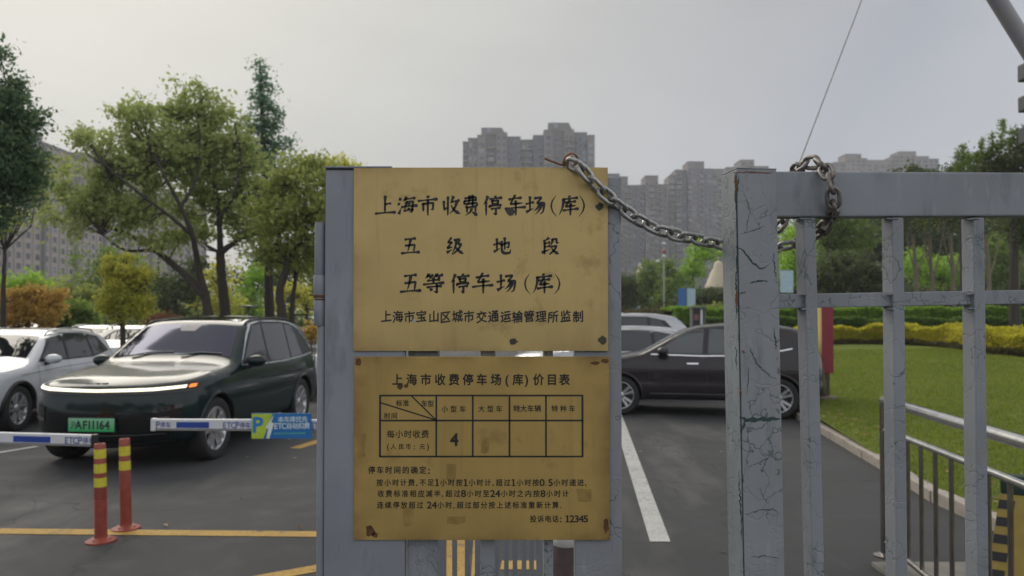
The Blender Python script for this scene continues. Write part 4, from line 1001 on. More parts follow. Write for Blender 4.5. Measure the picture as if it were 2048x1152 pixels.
# --- plainer cars farther off
def far_car(label, p, loc, rz, paint, name='parked_car', group='cars parked farther off'):
    q = dict(p); q['glass'] = DKG; q['sglass'] = SDG
    return build_car(name, label, 'car', q, loc, rz, paint, detail=1, group=group)
fc1 = far_car('silver hatchback parked just behind the aubergine SUV', white, (2.2, 17.2, 0), R(-90) + R(-6), SILVERP)[1]
fc2 = far_car('tall silver-grey car behind the silver hatchback and aubergine SUV', dark, (2.6, 20.4, 0.02), R(-90), SILVERP)[1]
fc2.scale = (1.0, 1.05, 1.14)
fc3 = far_car('white car parked farthest back in the gap between plates and post', white, (2.4, 26.0, 0), R(-90), WHITEP)[1]; fc3.scale = (1, 1, 1.28)
def dupe(src, label, loc, rz, paint=None):
    c = copy_tree(src); c['label'] = label; c.location = loc; c.rotation_euler = (0, 0, rz); c.scale = (1, 1, 1)
    if paint:
        for ch in c.children:
            if ch.name.startswith('body'): ch.data = ch.data.copy(); ch.data.materials[0] = paint
            if ch.name.startswith('body'): ch.name = 'body'
    return c
dupe(fc1, 'white car parked nose-on under the small yellow-green tree', (-13.6, 24.5, 0), R(4), WHITEP)
dupe(fc1, 'white car between the yellow-green tree and the green SUV', (-11.8, 23.2, 0), R(2), WHITEP)
dupe(fc2, 'dark car in the far row left of the yellow-green tree', (-16.6, 25.5, 0), R(0), GREYP)
dupe(fc1, 'silver car in the far row behind the white SUV roof', (-19.4, 27.0, 0), R(0), SILVERP)
dupe(fc2, 'black car at the far left edge behind the white SUV', (-22.3, 28.0, 0), R(0), m_car('black_paint', (.02, .02, .022)))
dupe(fc1, 'silver car glimpsed between green SUV and hinge post', (-4.7, 18.6, 0), R(14), SILVERP)
# ---------------------------------------------------------------- foliage
def leaf_cloud(C, Rr, n, size, flat=0.25):
    """n leaves gaussian round each of the k cluster centres C (k,3), radii Rr (k,)"""
    k = len(C); idx = np.repeat(np.arange(k), n); m = len(idx)
    P = C[idx] + rng.normal(0, 1, (m, 3)) * (Rr[idx] * 0.5)[:, None] * np.array([1, 1, .75])
    nrm = rng.normal(0, 1, (m, 3)); nrm[:, 2] += flat * 3 * rng.random(m); nrm /= np.linalg.norm(nrm, axis=1)[:, None]
    t = np.cross(nrm, rng.normal(0, 1, (m, 3))); t /= np.linalg.norm(t, axis=1)[:, None]; b = np.cross(nrm, t)
    s = size * rng.uniform(.4, 1.45, m)[:, None]
    V = np.stack([P - t * s * .5, P + b * s * .28 + nrm * s * .06, P + t * s * .5, P - b * s * .28 + nrm * s * .06], 1).reshape(-1, 3)
    return V
def crown(name, parent, C, Rr, n, size, m, flat=.25, kind=None, dense=True):
    if dense: n = int(n * 3.0); size *= 1.15
    V = leaf_cloud(np.array(C), np.array(Rr), n, size, flat) - np.array(parent.location)
    o = bpy.data.objects.new(name, npmesh(name, V, np.arange(len(V)).reshape(-1, 4), m)); link(o, parent)
    if kind: o['kind'] = kind
    return o
def clusters(blobs, Y, dens, cr, dy=1.0):
    """blobs (px, py, rx, ry[, weight]) in the picture at distance Y -> cluster centres spread through each blob's volume"""
    C, Rr = [], []; k = Y / F
    for bl in blobs:
        px, py, rx, ry = bl[:4]; wgt = bl[4] if len(bl) > 4 else 1.0
        c = at(px, py, Y); rX, rZ = rx * k, ry * k; rY = (rX + rZ) / 2 * dy
        n = max(2, int(dens * wgt * rX * rZ * 4.6 / (cr * cr)))
        d = rng.normal(0, 1, (n, 3)); d /= np.linalg.norm(d, axis=1)[:, None]; r = rng.random(n) ** 0.42
        for q, rr in zip(d, r): C.append((c.x + q[0] * rr * rX, c.y + q[1] * rr * rY, c.z + q[2] * rr * rZ)); Rr.append(cr * rng.uniform(.6, 1.35))
    return C, Rr
BARK = plain('dark_bark', (0.045, 0.036, 0.03), .95, scale=14, var=.35, bump=.8)
BARKP = plain('pale_bark', (0.19, 0.15, 0.115), .95, scale=10, var=.3, bump=.6)
def tree(label, Y, base, limbs, blobs, lm, name='broadleaf_tree', dens=1.0, cr=.42, n=34, size=.13, bark=None, twigs=60, group=None, dy=1.0, cat='tree', extra=None):
    b = at(base, 640, Y); gz = ground_z(b.x, b.y)
    t = thing(name, label, cat, (b.x, b.y, gz), group=group); off = Vector(t.location); mb = MB(); tips = []
    for li, lb in enumerate(limbs):
        r0, r1 = lb[0], lb[1]; pts = []
        for j, p in enumerate(lb[2:]):
            dyy = (p[2] if len(p) > 2 else 0.0); v = at(p[0], p[1], Y + dyy) if not (li == 0 and j == 0) else Vector((b.x, b.y, gz - .05)); pts.append(v - off)
        P = cr_spline(pts, 5); P = [p + Vector((random.uniform(-1, 1), random.uniform(-1, 1), 0)) * r0 * .12 for p in P]
        rad = [r0 + (r1 - r0) * (i / (len(P) - 1)) ** .8 for i in range(len(P))]
        if li == 0: rad[0] *= 1.35; rad[1] *= 1.12
        mb.tube(P, rad, 9); tips += P[len(P) // 3:]
    C, Rr = clusters(blobs, Y, dens, cr, dy)
    if twigs and tips:
        for i in rng.choice(len(C), min(twigs, len(C)), replace=False):
            c = Vector(C[i]) - off; a = min(tips, key=lambda q: (q - c).length + (0.6 * max(0, q.z - c.z)))
            if (a - c).length > 4.5: continue
            mid = a.lerp(c, .5) + Vector((random.uniform(-.2, .2), random.uniform(-.2, .2), random.uniform(-.25, .1)))
            mb.tube([a, mid, c], [.035 * Y / 24, .022 * Y / 24, .008], 5)
    mb.build('trunk', bark or BARK, t, True)
    crown('crown', t, C, Rr, n, size, lm)
    if extra: crown('fresh_shoots', t, *extra, dense=False)
    return t
def ground_z(x, y):
    if y > 3 and y < 38.2 and x > along_x(y): return lawn_z(x, y)
    return 0.0
OLIVE = m_leaf('olive_leaves', (0.138, 0.191, 0.058), (0.305, 0.359, 0.121), (0.553, 0.511, 0.267), .45, .5)
OLIVE2 = m_leaf('olive_brown_leaves', (0.128, 0.164, 0.044), (0.281, 0.317, 0.084), (0.453, 0.443, 0.139), .5, .5)
REDW = m_leaf('blue_green_needles', (0.074, 0.132, 0.079), (0.140, 0.231, 0.140), (0.215, 0.281, 0.165), .6, .45)
DARKG = m_leaf('dark_green_leaves', (0.042, 0.079, 0.046), (0.091, 0.155, 0.079), (0.211, 0.229, 0.088), .5, .4)
DEEP = m_leaf('deep_green_leaves', (0.038, 0.059, 0.022), (0.084, 0.115, 0.038), (0.149, 0.176, 0.054), .4, .4)
MIDG = m_leaf('mid_green_leaves', (0.074, 0.121, 0.024), (0.155, 0.223, 0.046), (0.257, 0.324, 0.068), .4, .5)
YGRN = m_leaf('yellow_green_leaves', (0.242, 0.258, 0.042), (0.454, 0.439, 0.075), (0.616, 0.514, 0.105), .7, .5)
BRIT = m_leaf('bright_green_leaves', (0.149, 0.257, 0.030), (0.284, 0.446, 0.054), (0.446, 0.550, 0.095), .5, .5)
ORNG = m_leaf('orange_green_leaves', (0.220, 0.186, 0.049), (0.473, 0.304, 0.082), (0.620, 0.389, 0.138), 1.1, .5)
RUSTL = m_leaf('russet_leaves', (0.07, 0.030, 0.02), (0.15, 0.06, 0.035), (0.2, 0.10, 0.05), 1.0)

tree('large olive-leaved tree with its long limb reaching left over the parked cars', 24, 426,
     [(.22, .13, (426, 700), (421, 650), (411, 592, .1)), (.15, .03, (411, 592, .1), (372, 552, .3), (310, 500, .6), (240, 462, .9), (165, 440, 1.0), (105, 438, .8)), (.13, .03, (411, 592, .1), (396, 530), (385, 470, -.4), (362, 415, -.6), (332, 358, -.8), (300, 290, -.6)),
      (.07, .02, (385, 470, -.4), (330, 425, -.9), (270, 380, -1.2), (210, 330, -1.0)), (.07, .02, (310, 500, .6), (250, 500, .2), (205, 470, -.2)), (.06, .02, (362, 415, -.6), (395, 350, -.3), (400, 260, -.2))],
     [(150, 262, 32, 15, .6), (185, 288, 50, 34, .8), (236, 238, 38, 26, .8), (292, 236, 52, 36), (250, 300, 70, 50), (330, 320, 80, 60), (195, 350, 70, 38, .7), (140, 400, 62, 34, .8), (210, 420, 80, 38, .8),
      (150, 450, 60, 22, .6), (290, 410, 70, 52), (120, 350, 25, 28, .5), (330, 470, 50, 30, .8), (270, 490, 50, 22, .6), (250, 350, 60, 40), (355, 300, 50, 50), (110, 440, 40, 20, .7), (180, 390, 60, 40)], OLIVE, twigs=110, dens=.9)
tree('tall forked olive-leaved tree between the long-limbed tree and the conifer', 25, 459,
     [(.20, .14, (459, 700), (453, 640), (444, 560), (441, 505)), (.12, .03, (441, 505), (462, 490), (486, 474, .3), (540, 464, .6), (600, 440, .8)), (.11, .03, (441, 505), (438, 440, -.3), (428, 370, -.4), (405, 290, -.4), (392, 210, -.3)),
      (.07, .02, (438, 440, -.3), (470, 385, -.6), (480, 320, -.6), (470, 250, -.5)), (.06, .02, (486, 474, .3), (510, 430, .1), (530, 380, 0))],
     [(388, 196, 42, 32, .8), (350, 226, 44, 34, .8), (436, 222, 40, 34, .8), (395, 260, 70, 45), (460, 262, 38, 40, .8), (410, 330, 80, 55), (470, 350, 60, 60), (400, 400, 70, 45), (470, 425, 60, 40), (520, 400, 50, 45, .8), (540, 455, 50, 28, .7), (400, 470, 44, 25, .7), (490, 460, 44, 34, .8), (500, 320, 34, 50, .8), (440, 300, 50, 50, .8)],
     OLIVE, twigs=110, dens=.9)
# dawn redwood: narrow, layered
cyb = [(520, 134, 5, 10), (521, 155, 13, 11), (522, 175, 22, 12), (519, 195, 29, 12), (524, 215, 33, 13), (527, 238, 42, 14), (532, 262, 50, 15), (534, 288, 56, 16), (536, 312, 54, 16), (536, 340, 42, 16), (540, 370, 44, 16), (540, 400, 42, 16), (540, 430, 40, 16), (540, 462, 36, 14)]
tree('tall narrow blue-green conifer whose tip stands highest on the left', 28, 541, [(.22, .02, (541, 700), (539, 560), (534, 420), (527, 280), (521, 170), (520, 122))], cyb, REDW, name='conifer_tree', cr=.30, n=26, size=.11, twigs=60, dens=.85)
tree('olive-brown tree with crown pressing against the left of the gate leaf', 22, 566, [(.17, .10, (572, 700), (566, 640), (560, 585), (575, 530)), (.09, .03, (575, 530), (600, 480), (625, 420), (630, 360)), (.08, .03, (575, 530), (560, 480), (555, 420))],
     [(575, 370, 45, 42, .8), (622, 330, 42, 30, .8), (640, 400, 50, 60), (590, 430, 55, 50), (560, 500, 55, 38, .8), (620, 490, 60, 42), (540, 420, 50, 60, .8), (590, 340, 50, 36, .8), (680, 430, 60, 60), (640, 540, 40, 28, .6)], OLIVE2, twigs=50)
tree('slim dark-trunked tree just left of the hinge post', 26, 586, [(.12, .05, (588, 700), (584, 630), (590, 560), (596, 500))], [(600, 520, 45, 30), (650, 500, 40, 40), (560, 540, 30, 20, .6)], OLIVE2, twigs=15)
tree('dark green tree cut by the left edge of the picture', 13, -60, [(.16, .08, (-60, 700), (-62, 560), (-50, 440)), (.07, .02, (-50, 440), (-10, 380), (40, 330)), (.06, .02, (-50, 440), (-20, 300), (5, 180))],
     [(-2, 118, 16, 34, .8), (12, 185, 34, 36, 1), (40, 250, 40, 40, 1), (60, 390, 34, 30, .9), (15, 235, 38, 40), (30, 300, 46, 44), (40, 350, 44, 38), (-20, 300, 60, 110), (12, 395, 40, 26, .9), (-10, 430, 50, 26), (74, 246, 20, 22, .5), (62, 330, 28, 40, .8)], DARKG, cr=.24, n=40, size=.075, twigs=70, dens=1.0)
tree('olive young tree below the dark green tree at the left edge', 20, 5, [(.09, .04, (5, 700), (6, 600), (10, 500))], [(15, 440, 55, 26, .8), (80, 400, 26, 34, .6), (100, 360, 22, 40, .6)], OLIVE2, twigs=25, dens=.8)
tree('small rounded yellow-green tree standing among the parked cars', 20, 247, [(.08, .05, (247, 700), (246, 640), (249, 570), (250, 520)), (.04, .02, (246, 620), (222, 590), (215, 560)), (.04, .02, (246, 610), (275, 580), (290, 560))],
     [(245, 525, 30, 22), (238, 560, 34, 34), (272, 560, 30, 32), (250, 600, 46, 32), (286, 608, 26, 26), (222, 612, 24, 24), (250, 634, 40, 14, .7)], YGRN, cr=.22, n=34, size=.085, twigs=40)
tree('spreading orange and green small tree at the far left', 22, 57, [(.09, .05, (57, 700), (56, 650), (62, 600)), (.04, .02, (56, 640), (20, 610), (0, 600)), (.04, .02, (56, 640), (95, 612), (120, 600))],
     [(20, 600, 40, 24), (65, 590, 44, 20), (105, 600, 30, 20), (50, 625, 62, 26), (100, 632, 38, 22), (10, 635, 34, 24), (-30, 620, 40, 36)], ORNG, cr=.24, n=34, size=.09, twigs=30)
GB = 'trees in the park behind the cars'
for lab, Y, bx, bl, m_, kw in (
    ('bright green tree peeping over the orange one', 34, 45, [(40, 560, 44, 18), (90, 572, 30, 14), (5, 575, 30, 20), (50, 590, 60, 20)], BRIT, {}),
    ('flat-topped olive tree left of the yellow-green tree', 32, 150, [(140, 580, 44, 20), (175, 590, 28, 16), (150, 605, 40, 18)], OLIVE2, {}),
    ('fresh green sapling cluster low between orange and yellow-green trees', 27, 160, [(150, 630, 30, 28), (180, 645, 26, 20)], MIDG, dict(cr=.3)),
    ('broad round-headed green tree behind the yellow-green tree', 48, 230, [(215, 520, 70, 26), (180, 555, 60, 36), (260, 555, 66, 44), (300, 590, 40, 40), (210, 600, 60, 36)], MIDG, dict(cr=.8, size=.2)),
    ('very dark evergreen mass right of the yellow-green tree', 42, 350, [(345, 570, 42, 36), (380, 600, 36, 40), (330, 615, 34, 32), (370, 540, 40, 28)], DEEP, dict(cr=.7, size=.2)),
    ('light green tree seen between the two forked trunks', 46, 440, [(435, 560, 40, 34, .8), (440, 610, 44, 34), (395, 590, 20, 30), (410, 540, 30, 20, .7)], YGRN, dict(cr=.7, size=.2)),
    ('soft bright green tree between the forked tree and the conifer trunk', 50, 500, [(498, 590, 36, 34), (505, 560, 34, 30), (490, 620, 36, 20), (520, 540, 20, 20)], BRIT, dict(cr=.7, size=.2)),
    ('dark tree filling the gaps around the conifer trunk', 52, 575, [(550, 530, 40, 34), (470, 550, 40, 44, .8), (580, 560, 44, 40), (520, 520, 30, 26), (600, 600, 40, 26), (640, 560, 40, 50)], DEEP, dict(cr=.8, size=.2)),
    ('yellow-leaved tree just left of the hinge barrel', 38, 610, [(600, 590, 26, 26, .8), (625, 610, 22, 24, .8), (570, 600, 16, 26, .7)], YGRN, dict(cr=.5, size=.16)),
    ('yellow-green treetop rising above the top left of the gate leaf', 34, 695, [(690, 330, 36, 12), (700, 350, 46, 20), (660, 345, 26, 16)], YGRN, dict(cr=.4, size=.15)),
    ):
    q = dict(cr=.5, n=30, size=.16, twigs=14, dens=1.0); q.update(kw)
    cx_, cy_ = bl[0][0], bl[0][1]
    tree(lab, Y, bx, [(.16, .05, (bx, 690), (bx + 3, (640 + cy_) / 2), (cx_, cy_ + 6))], bl, m_, group=GB, **q)
def bush(label, Y, blobs, m_, name='bush', cr=.2, size=.07, n=30, group=None, dens=1.3, core=True):
    b = at(blobs[0][0], 640, Y); t = thing(name, label, 'bush', (b.x, b.y, ground_z(b.x, b.y)), group=group)
    C, Rr = clusters(blobs, Y, dens, cr); crown('foliage', t, C, Rr, n, size, m_)
    mb = MB()
    for i in rng.choice(len(C), min(24, len(C)), replace=False): mb.tube([(random.uniform(-.1, .1), random.uniform(-.1, .1), 0), (Vector(C[i]) - Vector(t.location)) * .5, Vector(C[i]) - Vector(t.location)], [.02, .014, .006], 5)
    mb.build('stems', BARK, t); return t
bush('russet bush under the dark evergreen behind the cars', 30, [(322, 640, 34, 14), (350, 648, 22, 10)], RUSTL, cr=.3, size=.1)
bush('orange and green shrub beside the hinge post bottom', 15.5, [(628, 655, 14, 17), (622, 672, 12, 10)], ORNG)
bush('low dark hedge bush behind the far left cars', 34, [(120, 656, 100, 10), (260, 652, 80, 10), (420, 648, 100, 12), (560, 648, 80, 10)], DEEP, cr=.4, size=.14)

# far woods that read as one mass
def wood(label, Y, px0, px1, ytop, ybot, m_, n, cr=1.3):
    C, Rr = [], []
    for i in range(n):
        px = random.uniform(px0, px1); top = ytop + 14 * math.sin(px / 37.0) + 9 * math.sin(px / 13.0 + 1); py = random.uniform(top, ybot)
        c = at(px, py, Y + random.uniform(-4, 4)); C.append(tuple(c)); Rr.append(cr * random.uniform(.7, 1.3))
    V = leaf_cloud(np.array(C), np.array(Rr), 46, .42); o = bpy.data.objects.new('woodland', npmesh('woodland', V, np.arange(len(V)).reshape(-1, 4), m_)); link(o); tag(o, label, 'woodland', kind='stuff')
wood('far green woodland filling the back of the park on the right', 80, 1490, 2250, 468, 625, MIDG, 620)
wood('dark olive canopy mass high behind the pale trunks', 76, 1715, 2250, 425, 515, DEEP, 520)
wood('deep shaded woodland belt low behind the pale trunks', 70, 1480, 2250, 555, 628, DEEP, 300, 1.0)
wood('far woodland behind the parked cars on the left', 75, -150, 1180, 585, 650, MIDG, 480)
wood('dim woodland low in the gap between plates and gate post', 88, 1180, 1500, 585, 640, DEEP, 160)

# ---- right side: hedges on the lawn
def hedge(name, label, path, zb, h, wd, m_, n, size, core, cat='hedge', jag=.08):
    P = cr_spline([Vector((p[0], p[1], 0)) for p in path], 14); t = thing(name, label, cat, (P[0].x, P[0].y, 0))
    Ls = [0]; 
    for i in range(1, len(P)): Ls.append(Ls[-1] + (P[i] - P[i - 1]).length)
    s = rng.random(n) * Ls[-1]; X = np.interp(s, Ls, [p.x for p in P]); Yy = np.interp(s, Ls, [p.y for p in P])
    side = rng.random(n); hh = np.where(side < .45, 1 + rng.normal(0, .03, n), rng.random(n)); dep = np.where(side < .45, rng.uniform(-1, 1, n), -1 + np.abs(rng.normal(0, .08, n)))
    wob = jag * (np.sin(s * 2.1) + np.sin(s * 5.3 + 1) * .6 + rng.normal(0, .35, n)) ; sg = -wd / 2 * dep * -1
    Z = np.array([zb(a, b) for a, b in zip(X, Yy)]) + hh * (h + wob)
    TX = np.interp(s, Ls, [(P[min(i + 1, len(P) - 1)] - P[max(i - 1, 0)]).normalized().x for i in range(len(P))]); TY = np.interp(s, Ls, [(P[min(i + 1, len(P) - 1)] - P[max(i - 1, 0)]).normalized().y for i in range(len(P))])
    C = np.stack([X - TY * dep * wd / 2, Yy + TX * dep * wd / 2, Z], 1); Rr = np.full(n, size * .9)
    crown('foliage', t, C, Rr, 7, size * 1.25, m_, .6, dense=False)
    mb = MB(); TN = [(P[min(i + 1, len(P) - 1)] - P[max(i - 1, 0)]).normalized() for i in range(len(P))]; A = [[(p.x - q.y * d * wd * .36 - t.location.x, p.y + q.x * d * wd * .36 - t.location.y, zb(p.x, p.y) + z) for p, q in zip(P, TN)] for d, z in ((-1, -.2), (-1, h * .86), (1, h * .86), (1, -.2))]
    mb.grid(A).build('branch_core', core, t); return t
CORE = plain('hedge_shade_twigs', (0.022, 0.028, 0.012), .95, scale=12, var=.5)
HY = m_leaf('golden_privet_leaves', (0.26, 0.235, 0.02), (0.52, 0.46, 0.035), (0.60, 0.55, 0.07), 1.5, .45)
HG = m_leaf('green_privet_leaves', (0.05, 0.10, 0.014), (0.10, 0.17, 0.024), (0.15, 0.23, 0.035), 1.0, .4)
HB = m_leaf('lime_privet_leaves', (0.11, 0.20, 0.018), (0.19, 0.32, 0.025), (0.26, 0.38, 0.04), 1.0, .4)
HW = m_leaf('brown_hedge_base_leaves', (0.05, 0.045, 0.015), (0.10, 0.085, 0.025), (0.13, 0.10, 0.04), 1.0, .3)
zl = lambda x, y: lawn_z(x, min(y, 30))
hedge('hedge', 'golden-yellow clipped hedge running along the top of the lawn', [(8.5, 30.5), (12, 30.5), (15, 29.5), (16.2, 27), (15.5, 23), (17.5, 19)], lambda x, y: zl(x, y) - .05, .68, 1.3, HY, 30000, .06, CORE, jag=.085)
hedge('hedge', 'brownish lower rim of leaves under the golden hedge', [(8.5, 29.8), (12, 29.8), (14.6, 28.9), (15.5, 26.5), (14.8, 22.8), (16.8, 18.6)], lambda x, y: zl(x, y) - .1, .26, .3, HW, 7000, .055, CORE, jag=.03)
hedge('hedge', 'dark green clipped hedge behind the golden one', [(9, 35.5), (15, 35.5), (24, 34.5), (34, 32)], lambda x, y: 1.05, .68, 1.0, HG, 12000, .09, CORE, jag=.06)
hedge('hedge', 'lime green hedge at the back below the trees', [(8, 38.5), (16, 38.5), (26, 37.5), (38, 35)], lambda x, y: 1.5, .78, 3.0, HB, 12000, .10, CORE, jag=.05)
o = MB().grid([[(x, y, max(0, z)) for x in (5.5, 12, 30, 80, 160)] for y, z in ((38, -.0), (40, 1.2), (48, 1.9), (60, 2.0), (150, 2.0))]).build('grass_bank', GRASS, smooth=True); tag(o, kind='structure')

GR_ = 'trees behind the hedges'
def rtree(label, Y, bx, trunk, bl, m_, bark=BARK, **kw):
    q = dict(cr=.7, n=30, size=.2, twigs=14, dens=1.0); q.update(kw)
    return tree(label, Y, bx, trunk, bl, m_, bark=bark, group=GR_, **q)
rtree('bright green tree behind the right end of the slack chain', 52, 1590, [(.14, .05, (1590, 640), (1590, 560), (1595, 520))], [(1600, 500, 40, 34), (1575, 540, 34, 34), (1610, 550, 40, 26), (1580, 470, 20, 22, .7)], BRIT)
rtree('mid green tree seen between the first two gate bars', 55, 1650, [(.2, .06, (1650, 640), (1655, 560), (1660, 500))], [(1650, 465, 56, 40), (1700, 440, 60, 40), (1640, 430, 60, 26), (1700, 490, 50, 30)], MIDG)
rtree('dark rounded evergreen low between the first two gate bars', 46, 1690, [(.12, .05, (1690, 640), (1690, 590), (1695, 560))], [(1690, 530, 52, 34), (1660, 565, 50, 30), (1720, 560, 46, 36), (1640, 590, 30, 14), (1760, 590, 60, 16)], DEEP, cr=.5)
for k, (lab, bx, yk, bl) in enumerate((
    ('leftmost of the pale thin trunks behind the gate', 1832, 50, [(1820, 440, 40, 26), (1800, 400, 40, 30)]),
    ('second pale trunk from the left behind the gate', 1864, 52, [(1860, 430, 36, 26), (1860, 395, 40, 26)]),
    ('reddish-brown trunk left of the third gate bar', 1906, 49, [(1905, 430, 40, 30), (1920, 390, 40, 30)]),
    ('slim grey trunk just right of the third gate bar', 1978, 53, [(1970, 420, 46, 30)]),
    ('pale straight trunk close to the right edge', 2034, 44, [(2020, 400, 50, 50), (2060, 440, 40, 40)]))):
    rtree('tree with the ' + lab, yk, bx, [(.17, .10, (bx, 650), (bx + 1, 590), (bx - 2, 530), (bx - 6, 470)), (.07, .03, (bx, 560), (bx + 14, 510), (bx + 22, 460)), (.06, .03, (bx - 1, 545), (bx - 14, 500), (bx - 20, 460))], bl, OLIVE2 if k % 2 else DEEP, bark=BARKP, twigs=10)
rtree('sunny green undergrowth tree between the pale trunks', 62, 1880, [(.1, .05, (1880, 640), (1880, 590), (1884, 560))], [(1850, 540, 40, 30), (1885, 545, 40, 34), (1930, 540, 50, 34), (1830, 520, 24, 30)], BRIT)
rtree('sunny green tree behind the pale straight trunk', 62, 2000, [(.1, .05, (2000, 640), (2002, 590), (2004, 560))], [(2000, 500, 40, 36), (2010, 545, 50, 34), (1985, 560, 40, 26)], MIDG)
rtree('dark shaded shrub belt tree under the pale trunks', 58, 1900, [(.1, .05, (1900, 640), (1900, 605), (1900, 590))], [(1830, 588, 50, 14), (1910, 590, 60, 14), (1990, 588, 60, 16), (2060, 580, 50, 24)], DEEP, cr=.5)
rtree('dark canopy tree rising behind the top rail at the right', 40, 1930, [(.25, .1, (1930, 640), (1925, 500), (1930, 400))], [(1838, 352, 48, 16), (1890, 350, 50, 26), (1950, 345, 46, 34), (1880, 400, 70, 30), (1960, 400, 70, 40), (1830, 400, 50, 30)], DEEP, cr=.5, size=.16)
sh = []
for px, yt, yb in ((1915, 305, 345), (1926, 290, 335), (1938, 312, 335), (1952, 305, 330), (1964, 280, 320), (1985, 270, 310), (1994, 285, 310), (2005, 240, 300), (2024, 262, 300), (1975, 300, 320)):
    for y in np.arange(yt, yb, 5): sh.append((px + random.uniform(-1, 1), y, 1.2 + 3.2 * (y - yt) / (yb - yt), 4))
C_, R_ = clusters(sh, 34, 1.2, .16)
rtree('dark tree with light upright shoots at the top right', 34, 2030, [(.25, .1, (2030, 640), (2028, 500), (2030, 380))], [(2020, 325, 44, 36), (1975, 335, 34, 26), (2070, 300, 60, 50), (2040, 380, 70, 50), (2080, 450, 60, 60)], DEEP, cr=.4, size=.14, extra=(C_, R_, 30, .09, MIDG))
# greenery in the gap between plates and gate post
GG = 'trees in the gap between plates and post'
for lab, Y, bx, bl, m_ in (
    ('dark green tree beside the right edge of the plates', 70, 1252, [(1250, 570, 30, 34), (1262, 600, 34, 24), (1228, 590, 30, 40)], DEEP),
    ('light green tree in front of the small cream cone', 72, 1296, [(1300, 545, 26, 30), (1290, 580, 34, 30), (1310, 600, 34, 20)], MIDG),
    ('thin young tree beside the pole with red and white balls', 66, 1335, [(1335, 530, 22, 22, .6), (1345, 570, 26, 26, .8), (1330, 600, 30, 20)], MIDG),
    ('bright green tree left of the large cream cone', 68, 1388, [(1385, 535, 28, 20), (1400, 505, 26, 30, .8), (1370, 560, 30, 14), (1425, 500, 20, 22, .6)], BRIT),
    ('dark evergreen clump below the large cream cone', 60, 1400, [(1400, 595, 40, 20), (1430, 600, 36, 18), (1370, 600, 30, 14)], DEEP)):
    tree(lab, Y, bx, [(.14, .05, (bx, 650), (bx, 610), (bl[0][0], bl[0][1]))], bl, m_, group=GG, cr=.6, n=28, size=.22, twigs=12)
bush('brownish low shrubbery behind the car roofs in the gap', 55, [(1300, 625, 60, 8), (1380, 622, 50, 8)], HW, cr=.4, size=.14)
bush('rounded brown-green shrub just left of the gate post', 40, [(1425, 618, 28, 8), (1440, 622, 24, 8)], OLIVE2, cr=.3, size=.12)

# ---------------------------------------------------------------- buildings
WALL1 = plain('grey_brown_render', (0.165, 0.152, 0.152), .9, scale=.25, var=.12); WALL2 = plain('beige_render', (0.20, 0.175, 0.165), .9, scale=.25, var=.12); WALL3 = plain('blue_grey_render', (0.14, 0.148, 0.17), .9, scale=.25, var=.12)
WIN = m_glass('distant_window_glass', (.05, .06, .075), .2, .15); WINL = m_glass('pale_window_glass', (.2, .23, .27), .3, .2); WINR = plain('maroon_recess', (.11, .055, .055), .8)
def tower(label, Y, bays, depth=13.0, storey=3.0, ybase=0.0, holes=()):
    b0 = at(bays[0][0], 600, Y); t = thing('apartment_tower', label, 'building', (b0.x, b0.y, 0)); ox, oy = b0.x, b0.y
    wins, lite, rec, ledge = MB(), MB(), MB(), MB(); rr = random.Random(int(Y + bays[0][0]))
    for k, (x0, x1, yt, dy, m_, cols) in enumerate(bays):
        xa, xb = at(x0, 600, Y).x, at(x1, 600, Y).x; H = at(1000, yt, Y).z; Yf = Y + dy
        MB().box(((xa + xb) / 2 - ox, Yf + depth / 2 - oy, H / 2), (xb - xa - .01, depth, H)).build('wall_bay', m_, t)
        MB().box(((xa + xb) / 2 - ox, Yf + depth / 2 - oy, H + .25), (xb - xa + .25, depth + .3, .5)).build('parapet', m_, t)
        wn = (xb - xa) / max(1, cols)
        for c in range(cols):
            cx = xa + (c + .5) * wn - ox; nm_ = rr.random()
            for f_ in range(1, int(H / storey)):
                z = f_ * storey + 1.4
                if z > H - 1.5: break
                tgt = lite if rr.random() < .22 else wins
                tgt.box((cx, Yf - .02 - oy, z), (wn * .52, .10, storey * .5))
                if nm_ < .4: ledge.box((cx, Yf - .45 - oy, z - storey * .36), (wn * .8, .9, .9))
        if cols == 0: rec.box(((xa + xb) / 2 - ox, Yf - .02 - oy, H / 2), ((xb - xa) * .4, .1, H - 3))
    for nm_, mb, m_ in (('windows', wins, WIN), ('pale_windows', lite, WINL), ('balconies', ledge, WALL2), ('recess_strips', rec, WINR)):
        if mb.v: o = mb.build(nm_, m_, t); o['kind'] = 'stuff'
    return t
A, B2, C2 = WALL1, WALL2, WALL3
tower('twin-peaked grey apartment tower above the middle of the plates', 330,
      [(925, 936, 284, 1, A, 1), (936, 955, 278, 0, A, 2), (955, 972, 273, -1, B2, 1), (972, 992, 273, .6, A, 1), (992, 1014, 268, -1, B2, 2), (1014, 1041, 273, 2, C2, 3), (1041, 1067, 277, 4, A, 2), (1067, 1088, 270, 2, C2, 2), (1088, 1106, 263, -1, B2, 1), (1106, 1128, 263, .6, A, 1), (1128, 1148, 262, -1, B2, 2), (1148, 1175, 265, 1.5, C2, 3), (1175, 1190, 272, 0, B2, 1)])
tt = bpy.data.objects['apartment_tower']
